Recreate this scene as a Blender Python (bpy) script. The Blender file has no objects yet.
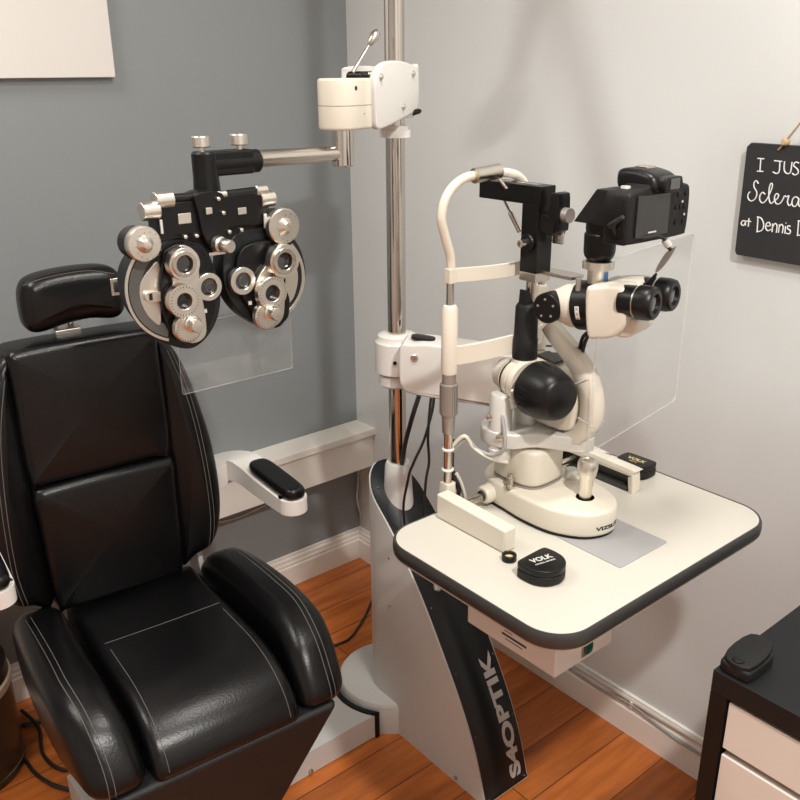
import bpy, bmesh, math, random
from mathutils import Vector, Matrix
from mathutils.bvhtree import BVHTree
random.seed(4)
S = bpy.context.scene
COL = S.collection
PI = math.pi
def R(a): return math.radians(a)

# ------------------------------------------------------------------ camera
F = 870.0
YAW, PIT, ROL = R(50.516), R(20.722), R(-0.4217)
CAM = Vector((-1.49933, -2.03264, 1.5))
fw = Vector((math.cos(PIT)*math.cos(YAW), math.cos(PIT)*math.sin(YAW), -math.sin(PIT)))
r0 = Vector((math.sin(YAW), -math.cos(YAW), 0)); u0 = r0.cross(fw)
RT = r0*math.cos(ROL)+u0*math.sin(ROL); UP = -r0*math.sin(ROL)+u0*math.cos(ROL)
cd = bpy.data.cameras.new('camera'); cam = bpy.data.objects.new('camera', cd); COL.objects.link(cam)
M = Matrix((RT, UP, -fw)).transposed().to_4x4(); M.translation = CAM
cam.matrix_world = M
cd.sensor_width = 36; cd.lens = F/800*36; cd.clip_start = .02
S.camera = cam
S.view_settings.view_transform = 'Standard'; S.view_settings.look = 'None'
S.view_settings.gamma = 1; S.view_settings.use_curve_mapping = False
S.view_settings.exposure = 0.0

# measured point on the plane axis=value (0 x, 1 y, 2 z)
def P(x, y, ax, v):
    d = fw+RT*((x-400)/F)-UP*((y-400)/F)
    return CAM+d*((v-CAM[ax])/d[ax])
def PX(x, y, v): return P(x, y, 0, v)
def PY(x, y, v): return P(x, y, 1, v)
def PZ(x, y, v): return P(x, y, 2, v)

# ------------------------------------------------------------------ materials
def mat(name, col, rough=.5, metal=0, spec=.5, bump=0, bscale=200, var=0, vscale=4, coat=0, stretch=None):
    m = bpy.data.materials.new(name); m.use_nodes = True
    nt = m.node_tree; b = nt.nodes['Principled BSDF']
    b.inputs['Base Color'].default_value = (*col, 1); b.inputs['Roughness'].default_value = rough
    b.inputs['Metallic'].default_value = metal; b.inputs['Specular IOR Level'].default_value = spec
    b.inputs['Coat Weight'].default_value = coat
    tc = nt.nodes.new('ShaderNodeTexCoord'); src = tc.outputs['Object']
    if stretch:
        mp = nt.nodes.new('ShaderNodeMapping'); mp.inputs['Scale'].default_value = stretch
        nt.links.new(src, mp.inputs[0]); src = mp.outputs[0]
    if bump:
        n = nt.nodes.new('ShaderNodeTexNoise'); n.inputs['Scale'].default_value = bscale; n.inputs['Detail'].default_value = 3
        bp = nt.nodes.new('ShaderNodeBump'); bp.inputs['Strength'].default_value = bump; bp.inputs['Distance'].default_value = .002
        nt.links.new(src, n.inputs['Vector']); nt.links.new(n.outputs['Fac'], bp.inputs['Height'])
        nt.links.new(bp.outputs[0], b.inputs['Normal'])
    n2 = nt.nodes.new('ShaderNodeTexNoise'); n2.inputs['Scale'].default_value = vscale
    nt.links.new(src, n2.inputs['Vector'])
    v = var if var else .03
    mr = nt.nodes.new('ShaderNodeMapRange'); mr.inputs['To Min'].default_value = 1-v; mr.inputs['To Max'].default_value = 1+v
    nt.links.new(n2.outputs['Fac'], mr.inputs['Value'])
    mx = nt.nodes.new('ShaderNodeMix'); mx.data_type = 'RGBA'; mx.blend_type = 'MULTIPLY'; mx.inputs[0].default_value = 1
    mx.inputs[6].default_value = (*col, 1)
    nt.links.new(mr.outputs[0], mx.inputs[7]); nt.links.new(mx.outputs[2], b.inputs['Base Color'])
    return m
M_ = {}
M_['wall_grey'] = mat('grey wall paint', (.25, .272, .278), .6, bump=.12, bscale=160)
M_['wall_light'] = mat('pale wall paint', (.66, .675, .665), .55, bump=.10, bscale=160)
M_['ceiling'] = mat('ceiling paint', (.8, .79, .76), .8)
M_['trim'] = mat('white trim paint', (.86, .82, .75), .35)
M_['board'] = mat('white board', (.72, .70, .66), .5)
M_['cream'] = mat('cream plastic', (.68, .63, .53), .32, bump=.05, bscale=400)
M_['white'] = mat('white plastic', (.70, .685, .645), .35, bump=.06, bscale=500)
M_['whitegloss'] = mat('white enamel', (.72, .70, .66), .22)
M_['grey'] = mat('silver grey powder coat', (.60, .59, .56), .38, bump=.08, bscale=600)
M_['greydark'] = mat('dark grey rubber edge', (.032, .032, .030), .42)
M_['top'] = mat('table laminate', (.55, .525, .46), .28, bump=.02, bscale=900)
M_['pad'] = mat('grey pad', (.33, .33, .33), .5)
M_['leather'] = mat('black leather', (.0035, .0035, .0038), .30, bump=.16, bscale=260, var=.15, spec=.34)
M_['leather2'] = mat('black leather apron', (.004, .004, .004), .6, bump=.2, bscale=260)
M_['stitch'] = mat('stitching', (.13, .125, .115), .7)
M_['black'] = mat('black plastic', (.005, .005, .005), .36, spec=.3, bump=.05, bscale=700)
M_['blacksat'] = mat('satin black metal', (.004, .004, .004), .32, spec=.3)
M_['blackpanel'] = mat('black panel', (.009, .012, .013), .42, spec=.35)
M_['blackmat'] = mat('matt black', (.008, .008, .008), .55, spec=.3, bump=.1, bscale=900)
M_['darkplate'] = mat('dark grey enamel', (.06, .062, .062), .35)
M_['chrome'] = mat('chrome', (.58, .54, .49), .12, 1)
M_['steel'] = mat('brushed steel', (.56, .52, .46), .26, 1, bump=.05, bscale=300)
M_['silver'] = mat('satin aluminium', (.74, .70, .63), .33, 1)
M_['satin'] = mat('light satin metal', (.66, .65, .61), .38, .35)
M_['taupe'] = mat('taupe metal', (.36, .33, .30), .4, .6)
M_['glassblk'] = mat('dark lens', (.02, .02, .022), .05, coat=1)
M_['lensblue'] = mat('blue coated lens', (.12, .3, .75), .1, .3)
M_['lensyel'] = mat('yellow lens', (.62, .55, .28), .1)
M_['lettersil'] = mat('silver lettering', (.60, .60, .57), .4, .1)
M_['letterblk'] = mat('black print', (.03, .03, .03), .5)
M_['lettergold'] = mat('gold print', (.55, .43, .2), .45)
M_['chalk'] = mat('white paint marker', (.85, .85, .83), .7)
M_['chalkboard'] = mat('chalkboard', (.022, .023, .025), .55, bump=.05)
M_['twine'] = mat('jute twine', (.42, .28, .15), .9, bump=.5, bscale=500)
M_['wood'] = mat('pale wood peg', (.55, .40, .24), .6)
M_['drawer'] = mat('drawer front', (.74, .69, .62), .4)
M_['blackbrown'] = mat('black brown veneer', (.007, .006, .005), .5, spec=.25, bump=.05, bscale=300)
M_['blacktop'] = mat('black desk top', (.007, .008, .009), .5, spec=.3, bump=.05, bscale=300)
M_['can'] = mat('brown steel bin', (.10, .085, .065), .3, .7)
M_['bag'] = mat('bin bag', (.62, .55, .42), .5)
M_['cable'] = mat('black cable', (.012, .012, .012), .45)
M_['cablewhite'] = mat('white cable', (.62, .58, .52), .5)
M_['cablegrey'] = mat('grey cable', (.33, .33, .32), .45)
M_['greenswitch'] = mat('green rocker', (.01, .09, .06), .2)
M_['lcd'] = mat('camera screen', (.016, .015, .015), .15)
M_['leafgrey'] = mat('inner dial grey', (.11, .112, .105), .4, .3)

def floor_mat():
    m = bpy.data.materials.new('orange laminate planks'); m.use_nodes = True
    nt = m.node_tree; N = nt.nodes; L = nt.links; b = N['Principled BSDF']
    tc = N.new('ShaderNodeTexCoord')
    mp = N.new('ShaderNodeMapping'); mp.inputs['Location'].default_value = (.35, .963, 0)
    L.new(tc.outputs['Object'], mp.inputs[0])
    br = N.new('ShaderNodeTexBrick'); br.inputs['Scale'].default_value = 1
    br.offset = .37; br.inputs['Brick Width'].default_value = 1.2; br.inputs['Row Height'].default_value = .111
    br.inputs['Mortar Size'].default_value = .0012; br.inputs['Mortar Smooth'].default_value = .2; br.inputs['Bias'].default_value = 0
    br.inputs['Color1'].default_value = (0, 0, 0, 1); br.inputs['Color2'].default_value = (1, 1, 1, 1); br.inputs['Mortar'].default_value = (.5, .5, .5, 1)
    L.new(mp.outputs[0], br.inputs['Vector'])
    mp2 = N.new('ShaderNodeMapping'); mp2.inputs['Scale'].default_value = (1.6, 16, 1); L.new(mp.outputs[0], mp2.inputs[0])
    ad = N.new('ShaderNodeVectorMath'); ad.operation = 'ADD'; L.new(mp2.outputs[0], ad.inputs[0])
    sc = N.new('ShaderNodeVectorMath'); sc.operation = 'SCALE'; sc.inputs['Scale'].default_value = 7
    L.new(br.outputs['Color'], sc.inputs[0]); L.new(sc.outputs[0], ad.inputs[1])
    n = N.new('ShaderNodeTexNoise'); n.inputs['Scale'].default_value = 2.2; n.inputs['Detail'].default_value = 6; n.inputs['Roughness'].default_value = .6
    L.new(ad.outputs[0], n.inputs['Vector'])
    cr = N.new('ShaderNodeValToRGB'); e = cr.color_ramp.elements
    e[0].position = .25; e[0].color = (.30, .070, .012, 1); e[1].position = .75; e[1].color = (.66, .20, .040, 1)
    L.new(n.outputs['Fac'], cr.inputs[0])
    mr = N.new('ShaderNodeMapRange'); mr.inputs['To Min'].default_value = .9; mr.inputs['To Max'].default_value = 1.12
    L.new(br.outputs['Color'], mr.inputs['Value'])
    mx = N.new('ShaderNodeMix'); mx.data_type = 'RGBA'; mx.blend_type = 'MULTIPLY'; mx.inputs[0].default_value = 1
    L.new(cr.outputs[0], mx.inputs[6]); L.new(mr.outputs[0], mx.inputs[7])
    mo = N.new('ShaderNodeMix'); mo.data_type = 'RGBA'; L.new(br.outputs['Fac'], mo.inputs[0]); L.new(mx.outputs[2], mo.inputs[6])
    mo.inputs[7].default_value = (.06, .018, .006, 1); L.new(mo.outputs[2], b.inputs['Base Color'])
    b.inputs['Roughness'].default_value = .32
    bp = N.new('ShaderNodeBump'); bp.inputs['Strength'].default_value = .25; bp.inputs['Distance'].default_value = .001; bp.invert = True
    L.new(br.outputs['Fac'], bp.inputs['Height']); L.new(bp.outputs[0], b.inputs['Normal'])
    return m
M_['floor'] = floor_mat()

def acrylic(name, edge=False):
    m = bpy.data.materials.new(name); m.use_nodes = True
    nt = m.node_tree; N = nt.nodes; L = nt.links; N.remove(N['Principled BSDF']); out = N['Material Output']
    tr = N.new('ShaderNodeBsdfTransparent'); gl = N.new('ShaderNodeBsdfGlossy'); gl.inputs['Roughness'].default_value = .03
    df = N.new('ShaderNodeBsdfDiffuse'); df.inputs['Color'].default_value = (.8, .8, .78, 1)
    lw = N.new('ShaderNodeLayerWeight'); lw.inputs['Blend'].default_value = .5
    pw = N.new('ShaderNodeMath'); pw.operation = 'POWER'; pw.inputs[1].default_value = 4; L.new(lw.outputs['Facing'], pw.inputs[0])
    fr = N.new('ShaderNodeMath'); fr.operation = 'MULTIPLY_ADD'; fr.inputs[1].default_value = .5; fr.inputs[2].default_value = .03; L.new(pw.outputs[0], fr.inputs[0])
    m1 = N.new('ShaderNodeMixShader'); m1.inputs[0].default_value = .42 if edge else .03
    L.new(tr.outputs[0], m1.inputs[1]); L.new(df.outputs[0], m1.inputs[2])
    m2 = N.new('ShaderNodeMixShader'); L.new(fr.outputs[0], m2.inputs[0]); L.new(m1.outputs[0], m2.inputs[1]); L.new(gl.outputs[0], m2.inputs[2])
    L.new(m2.outputs[0], out.inputs[0])
    return m
M_['acrylic'] = acrylic('clear acrylic'); M_['acrylic_edge'] = acrylic('acrylic cut edge', True)

# ------------------------------------------------------------------ mesh builder
def smooth_path(pts, sub=6, closed=False):
    pts = [Vector(p) for p in pts]; n = len(pts); out = []
    rng = n if closed else n-1
    for i in range(rng):
        if closed: a, b, c, d = pts[(i-1) % n], pts[i], pts[(i+1) % n], pts[(i+2) % n]
        else: a, b, c, d = pts[max(i-1, 0)], pts[i], pts[i+1], pts[min(i+2, n-1)]
        for k in range(sub):
            t = k/sub
            out.append(.5*((2*b)+(c-a)*t+(2*a-5*b+4*c-d)*t*t+(3*b-a-3*c+d)*t*t*t))
    if not closed: out.append(pts[-1])
    return out

class MB:
    def __init__(s): s.bm = bmesh.new()
    def verts(s, pts): return [s.bm.verts.new(p) for p in pts]
    def face(s, vs, mi=0):
        try: f = s.bm.faces.new(vs); f.material_index = mi; return f
        except ValueError: return None
    def box(s, c, size, rz=0, mat3=None, mi=0):
        m = mat3 if mat3 else Matrix.Rotation(rz, 3, 'Z')
        v = s.verts([Vector(c)+m@Vector((x*size[0]/2, y*size[1]/2, z*size[2]/2)) for z in (-1, 1) for x, y in ((-1, -1), (1, -1), (1, 1), (-1, 1))])
        for q in ((3, 2, 1, 0), (4, 5, 6, 7), (0, 1, 5, 4), (1, 2, 6, 5), (2, 3, 7, 6), (3, 0, 4, 7)): s.face([v[i] for i in q], mi)
        return s
    def bar(s, a, b, w, h, up=(0, 0, 1), mi=0):       # box from a to b, w across, h along up
        a, b = Vector(a), Vector(b); d = (b-a); L = d.length; d.normalize()
        side = d.cross(Vector(up)).normalized(); u = side.cross(d)
        m = Matrix((d, side, u)).transposed()
        return s.box((a+b)/2, (L, w, h), mat3=m, mi=mi)
    def lathe(s, o, ax, prof, n=32, cap0=True, cap1=True, loop=False):
        o = Vector(o); ax = Vector(ax).normalized()
        t = Vector((0, 0, 1)) if abs(ax.z) < .9 else Vector((1, 0, 0))
        u = ax.cross(t).normalized(); w = ax.cross(u)
        rings = []
        for h, r in prof:
            rings.append(s.verts([o+ax*h+(u*math.cos(2*PI*k/n)+w*math.sin(2*PI*k/n))*max(r, 1e-5) for k in range(n)]))
        m = len(rings)
        for i in range(m if loop else m-1):
            a, b = rings[i], rings[(i+1) % m]
            for k in range(n): s.face((a[k], a[(k+1) % n], b[(k+1) % n], b[k]))
        if not loop:
            if cap0: s.face(rings[0][::-1])
            if cap1: s.face(rings[-1])
        return s
    def cyl(s, a, b, r, r2=None, n=32, bev=0):
        a, b = Vector(a), Vector(b); L = (b-a).length; r2 = r if r2 is None else r2
        if bev: return s.lathe(a, b-a, [(0, r-bev), (bev, r), (L-bev, r2), (L, r2-bev)], n)
        return s.lathe(a, b-a, [(0, r), (L, r2)], n)
    def ring(s, o, ax, ro, ri, th, n=40, bev=.0008):
        return s.lathe(o, ax, [(0, ri), (0, ro-bev), (bev, ro), (th-bev, ro), (th, ro-bev), (th, ri+bev), (th-bev, ri)], n, loop=True)
    def tube(s, pts, r, n=10, sub=6, smooth=True, closed=False):
        p = smooth_path(pts, sub, closed) if smooth else [Vector(q) for q in pts]
        rings = []; prev = None
        m = len(p)
        for i in range(m):
            if closed: d = p[(i+1) % m]-p[i-1]
            else: d = p[min(i+1, m-1)]-p[max(i-1, 0)]
            d.normalize()
            if prev is None:
                t = Vector((0, 0, 1)) if abs(d.z) < .9 else Vector((1, 0, 0)); u = d.cross(t).normalized()
            else: u = (prev-d*prev.dot(d)).normalized()
            prev = u; w = d.cross(u)
            rr = r(i/(m-1)) if callable(r) else r
            rings.append(s.verts([p[i]+(u*math.cos(2*PI*k/n)+w*math.sin(2*PI*k/n))*rr for k in range(n)]))
        for i in range(m if closed else m-1):
            a, b = rings[i], rings[(i+1) % m]
            for k in range(n): s.face((a[k], a[(k+1) % n], b[(k+1) % n], b[k]))
        if not closed: s.face(rings[0][::-1]); s.face(rings[-1])
        return s
    def prism(s, pts, vec, mi=0, side_mi=None):
        vec = Vector(vec); a = s.verts(pts); b = s.verts([Vector(p)+vec for p in pts]); n = len(a)
        s.face(a[::-1], mi); s.face(b, mi)
        for i in range(n): s.face((a[i], a[(i+1) % n], b[(i+1) % n], b[i]), mi if side_mi is None else side_mi)
        return s
    def pillow(s, prof, f, h, rad, k=6, crown=0, sub=4, flat_back=False):
        """closed 2-D profile, rounded slab of half thickness h; f(u,v,w) -> point"""
        pr = [Vector((q[0], q[1], 0)) for q in prof]
        pr = smooth_path(pr, sub, True); n = len(pr)
        area = sum(pr[i].x*pr[(i+1) % n].y-pr[(i+1) % n].x*pr[i].y for i in range(n))
        if area < 0: pr.reverse()
        nrm = []
        for i in range(n):
            d = (pr[(i+1) % n]-pr[i-1]).normalized(); nrm.append(Vector((-d.y, d.x, 0)))   # inward
        cx = sum(p.x for p in pr)/n; cy = sum(p.y for p in pr)/n
        sl = []
        for j in range(k+1):
            a = PI/2*j/k; sl.append((-h+rad*(1-math.sin(a)), rad*(1-math.cos(a))))
        lo = [(w, o) for w, o in sl][::-1]          # from inset cap to full
        sl2 = lo+[(-w, o) for w, o in sl]
        rings = []
        def inset(o):
            c = [p+q*o for p, q in zip(pr, nrm)]
            for _ in range(40):
                bad = [i for i in range(n) if (c[(i+1) % n]-c[i]).dot(pr[(i+1) % n]-pr[i]) <= 0]
                if not bad or o == 0: break
                for i in bad:
                    for j in (i-1, i, (i+1) % n, (i+2) % n):
                        j %= n; c[j] = (c[j-1]+c[(j+1) % n])/2
            return c
        for w, o in sl2: rings.append(s.verts([f(p.x, p.y, w) for p in inset(o)]))
        for a, b in zip(rings, rings[1:]):
            for i in range(n): s.face((a[i], a[(i+1) % n], b[(i+1) % n], b[i]))
        for rg, sg, w0 in ((rings[0], -1, sl2[0][0]), (rings[-1], 1, sl2[-1][0])):
            if not crown: s.face(rg if sg > 0 else rg[::-1]); continue
            prevr = rg; o = rad
            base = [(p.x, p.y) for p in inset(o)]
            for t in (.75, .5, .25):
                rr = s.verts([f(cx+(x-cx)*t, cy+(y-cy)*t, w0+sg*crown*(1-t*t)) for x, y in base])
                for i in range(n):
                    q = (prevr[i], prevr[(i+1) % n], rr[(i+1) % n], rr[i])
                    s.face(q if sg > 0 else q[::-1])
                prevr = rr
            c = s.bm.verts.new(f(cx, cy, w0+sg*crown))
            for i in range(n): s.face((prevr[i], prevr[(i+1) % n], c) if sg > 0 else (prevr[(i+1) % n], prevr[i], c))
        return s
    def build(s, name, m, parent=None, bevel=0, seg=3, angle=38, local=False, weld=False):
        if weld: bmesh.ops.remove_doubles(s.bm, verts=s.bm.verts, dist=1e-5)
        bmesh.ops.recalc_face_normals(s.bm, faces=s.bm.faces)
        me = bpy.data.meshes.new(name); s.bm.to_mesh(me); s.bm.free()
        for p in me.polygons: p.use_smooth = True
        me.set_sharp_from_angle(angle=R(angle))
        o = bpy.data.objects.new(name, me); COL.objects.link(o)
        for q in (m if isinstance(m, (list, tuple)) else [m]): me.materials.append(M_[q])
        if parent:
            o.parent = parent
            if not local and parent.type == 'EMPTY':
                o.matrix_parent_inverse = (Matrix.Translation(parent.location) @ Matrix.Rotation(parent.rotation_euler.z, 4, 'Z')).inverted()
        if bevel:
            b = o.modifiers.new('bevel', 'BEVEL'); b.width = bevel; b.segments = seg; b.limit_method = 'ANGLE'; b.angle_limit = R(35); b.harden_normals = True
        return o

def tag(o, label, cat, group=None, kind=None):
    o['label'] = label; o['category'] = cat
    if group: o['group'] = group
    if kind: o['kind'] = kind
    return o
def thing(name, loc, label, cat, rz=0, group=None):
    o = bpy.data.objects.new(name, None); COL.objects.link(o); o.location = loc; o.rotation_euler = (0, 0, rz)
    o.empty_display_size = .05
    return tag(o, label, cat, group)
def struct(o): o['kind'] = 'structure'; return o

def text_mesh(txt, size, f, depth=.0006, spacing=1.0, bold=0.0, name='t'):
    """built-in font, glyph coordinates (x,y) -> f(x,y,d)"""
    cu = bpy.data.curves.new(name, 'FONT'); cu.body = txt; cu.size = size; cu.space_character = spacing; cu.offset = bold
    cu.align_x = 'CENTER'; cu.align_y = 'CENTER'; cu.extrude = 0
    o = bpy.data.objects.new(name, cu); COL.objects.link(o)
    dg = bpy.context.evaluated_depsgraph_get(); me = bpy.data.meshes.new_from_object(o.evaluated_get(dg))
    mb = MB(); vs = [v.co.copy() for v in me.vertices]; faces = [list(p.vertices) for p in me.polygons]
    top = mb.verts([f(v.x, v.y, depth) for v in vs]); bot = mb.verts([f(v.x, v.y, 0) for v in vs])
    edges = {}
    for q in faces:
        mb.face([top[i] for i in q]); mb.face([bot[i] for i in q][::-1])
        for i in range(len(q)):
            k = tuple(sorted((q[i], q[(i+1) % len(q)]))); edges[k] = edges.get(k, 0)+1
    for (a, b), c in edges.items():
        if c == 1: mb.face((top[a], top[b], bot[b], bot[a]))
    bpy.data.objects.remove(o); bpy.data.curves.remove(cu); bpy.data.meshes.remove(me)
    return mb

# ================================================================== SETTING
X0, Y0, H = -3.0, -3.4, 2.45
struct(MB().box((X0/2, Y0/2, -.02), (-X0+.2, -Y0+.2, .04)).build('floor', 'floor'))
struct(MB().box((X0/2, Y0/2, H+.02), (-X0+.2, -Y0+.2, .04)).build('ceiling', 'ceiling'))
struct(MB().box((X0/2, .05, H/2), (-X0+.2, .1, H)).build('wall_left', 'wall_grey'))
struct(MB().box((.05, Y0/2, H/2), (.1, -Y0, H)).build('wall_right', 'wall_light'))
struct(MB().box((X0-.05, Y0/2, H/2), (.1, -Y0, H)).build('wall_far_left', 'wall_light'))
struct(MB().box((X0/2, Y0-.05, H/2), (-X0+.2, .1, H)).build('wall_behind', 'wall_light'))
def base_prof():   # (out, up)
    return [(0, 0), (.016, 0), (.016, .066), (.013, .070), (.013, .078), (.010, .083), (.010, .092), (.006, .098), (.006, .104), (0, .106)]
mb = MB(); mb.prism([(0, -o, u) for o, u in base_prof()], (X0, 0, 0)); struct(mb.build('baseboard_left', 'trim', angle=20))
mb = MB(); mb.prism([(-o, 0, u) for o, u in base_prof()], (0, Y0, 0)); struct(mb.build('baseboard_right', 'trim', angle=20))
# boxed ledge along the grey wall
mb = MB(); mb.box((X0/2, -.047, .4715), (-X0, .094, .021)); struct(mb.build('trim_1', 'trim', bevel=.0015))
mb = MB(); mb.box((X0/2, -.0415, .4075), (-X0, .083, .107)); struct(mb.build('trim_2', 'trim', bevel=.001))

# ================================================================== BOARD ON GREY WALL
mb = MB(); mb.box((-.662-.55, -.012, 1.491+.4), (1.10, .018, .8))
tag(mb.build('wall_board', 'board', bevel=.0015), 'large blank off-white board mounted high on the grey wall', 'board')

# ================================================================== CHALKBOARD SIGN
g = thing('hanging_sign', (-.012, -1.35, 1.18), 'small black chalkboard sign with white handwriting hung on the pale wall', 'sign')
pts = [(-.016, y, z) for y, z in ((-1.2, 1.187), (-1.204, 1.181), (-1.496, 1.177), (-1.503, 1.184), (-1.503, 1.370), (-1.496, 1.376), (-1.204, 1.378), (-1.197, 1.371))]
bd = MB().prism(pts, (.011, 0, 0)).build('board', 'chalkboard', g, bevel=.001)
def sg(cx, cy): return PX(720+cx*.2375, 90+cy*.2375, -.0165)
strokes = [[(172, 290), (168, 340)], [(158, 288), (186, 290)], [(156, 342), (182, 343)],
 [(228, 298), (262, 301)], [(252, 301), (250, 338), (240, 352), (222, 345)],
 [(272, 300), (270, 336), (282, 352), (297, 345), (303, 303)],
 [(333, 308), (318, 304), (310, 318), (326, 334), (329, 350), (314, 358), (304, 350)],
 [(162, 394), (152, 382), (143, 392), (144, 410), (155, 432), (150, 455), (133, 468), (119, 458), (118, 440), (127, 428)],
 [(190, 440), (179, 431), (168, 445), (168, 465), (180, 476), (196, 462), (212, 430), (221, 402), (215, 393), (207, 415), (206, 455), (214, 478), (228, 468), (243, 455), (246, 441), (236, 438), (229, 455), (236, 478), (252, 478), (264, 462), (272, 446), (280, 450), (290, 446), (284, 470), (291, 487), (302, 478)],
 [(331, 458), (318, 450), (305, 462), (304, 484), (316, 491), (328, 474), (332, 456), (331, 484), (339, 492)],
 [(105, 552), (95, 551), (89, 562), (97, 571), (106, 560), (107, 550), (107, 571)],
 [(122, 540), (119, 575)], [(111, 552), (131, 554)],
 [(160, 535), (156, 597)], [(156, 534), (174, 541), (184, 565), (177, 590), (154, 598)],
 [(195, 573), (212, 571), (206, 558), (196, 562), (192, 580), (201, 593), (215, 587)],
 [(222, 562), (219, 598)], [(221, 577), (232, 562), (240, 573), (237, 601)],
 [(250, 566), (246, 601)], [(248, 580), (258, 566), (266, 577), (262, 603)],
 [(276, 573), (273, 605)], [(278, 559), (278, 562)],
 [(297, 575), (287, 572), (284, 583), (296, 593), (292, 606), (279, 603)],
 [(331, 552), (326, 613)], [(328, 551), (349, 558), (357, 582), (348, 606), (324, 613)]]
mb = MB()
for st in strokes: mb.tube([sg(*p) for p in st], .0011, 6, 4)
mb.build('lettering', 'chalk', g)
kn = PX(785, 142, -.02)
mb = MB(); nail = Vector((-.012, -1.35, 1.52))
mb.tube([PX(778, 150, -.018), kn, kn.lerp(nail, .5)+Vector((0, 0, -.004)), nail, Vector((-.018, -1.44, 1.43)), Vector((-.018, -1.465, 1.365))], .0016, 6, 4)
tw = mb.build('twine', 'twine', g)
mb = MB(); mb.lathe(kn+Vector((-.006, 0, 0)), (1, 0, 0), [(0, .004), (.004, .0065), (.012, .0065), (.015, .004)], 12); mb.build('bead', 'wood', g)
mb = MB(); mb.cyl((-.03, -1.35, 1.52), (.0, -1.35, 1.52), .002, n=10); mb.build('nail', 'steel', g)

# ================================================================== DRAWER CABINET
CZ = .722; cx0 = -.535; cy0 = -1.54; cy1 = -2.25
g = thing('drawer_cabinet', (-.27, -1.9, 0), 'black drawer cabinet with pale beige drawer fronts against the pale wall', 'cabinet')
mb = MB()
mb.box(((cx0-.012)/2, (cy0+cy1)/2, CZ-.0175), (-cx0-.012, cy0-cy1, .035)); mb.build('top', ['blacktop'], g, bevel=.001)
mb = MB()
mb.box(((cx0-.012)/2, cy0-.0125, (CZ-.036)/2), (-cx0-.012, .025, CZ-.036)); mb.build('side_panel', 'blackbrown', g, bevel=.0008)
mb = MB()
mb.box(((cx0-.012)/2, cy1+.0125, (CZ-.036)/2), (-cx0-.012, .025, CZ-.036)); mb.build('side_panel', 'blackbrown', g, bevel=.0008)
mb = MB()
mb.box((-.02, (cy0+cy1)/2, (CZ-.06)/2+.02), (.012, cy0-cy1-.054, CZ-.09)); mb.build('back_panel', 'blackbrown', g)
zt = CZ-.038
for k, hh in enumerate((.082, .115, .115, .16, .16)):
    mb = MB(); mb.box((cx0+.012, (cy0+cy1)/2, zt-hh/2), (.018, cy0-cy1-.056, hh-.004)); d = mb.build('drawer', 'drawer', g, bevel=.001)
    mb = MB(); mb.box((cx0+.2, (cy0+cy1)/2, zt-hh/2-.008), (.35, cy0-cy1-.07, hh-.03)); mb.build('drawer_box', 'blackbrown', d)
    zt -= hh+.008
# black clip case on the corner
g = thing('holder_case', (-.5, -1.585, CZ), 'small matt black plastic case on the near corner of the cabinet top', 'case')
c0 = Vector((-.500, -1.566, CZ)); rz = R(0)
def cm(x, y, z): v = Matrix.Rotation(rz, 3, 'Z')@Vector((x, y, 0)); return c0+Vector((v.x, v.y, z))
mb = MB(); mb.pillow([(-.037, -.018), (-.030, -.025), (0, -.026), (.040, -.025), (.046, -.018), (.046, .018), (.04, .025), (0, .026), (-.030, .025), (-.037, .018), (-.038, 0)], lambda u, v, w: cm(u*.8, v*.9, .0085+w), .0085, .004, 4)
mb.build('body', 'blackmat', g)
mb = MB(); mb.pillow([(-.030, -.022), (.050, -.020), (.052, .022), (-.028, .023)], lambda u, v, w: cm(u*.8, v*.85, .021+w+u*.06), .004, .002, 3); mb.build('lid', 'blackmat', g)
mb = MB(); mb.lathe(cm(-.020, 0, .021), (0, 0, 1), [(0, .009), (.004, .008), (.005, .006)], 24); mb.build('thumb_tab', 'black', g)

# ================================================================== BIN
g = thing('trash_can', (-1.275, -.165, 0), 'round brown steel waste bin with black lid beside the grey wall', 'bin')
c = Vector((-1.275, -.165, 0)); rr = .135
mb = MB(); mb.lathe(c, (0, 0, 1), [(0, rr-.004), (.004, rr), (.018, rr), (.02, rr-.003), (.215, rr-.003)], 64); mb.build('body', 'can', g)
mb = MB(); mb.lathe(c, (0, 0, 1), [(.214, rr-.002), (.222, rr+.001), (.235, rr), (.24, rr-.005)], 64); mb.build('liner_rim', 'bag', g)
mb = MB(); mb.lathe(c, (0, 0, 1), [(.236, rr-.01), (.24, rr-.004), (.27, rr-.006), (.285, rr-.02), (.292, .05), (.293, .001)], 64); mb.build('lid', 'black', g)

# ================================================================== EXAM CHAIR
CO = Vector((-.955, -.62, 0)); CR = R(-4.5)
g = thing('exam_chair', CO, 'black leather reclining exam chair with headrest and white armrests', 'chair', CR)
chair = g
def cb(mb, name, m, par=None, **k): return mb.build(name, m, par or g, local=True, **k)
Lx = .008
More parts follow.
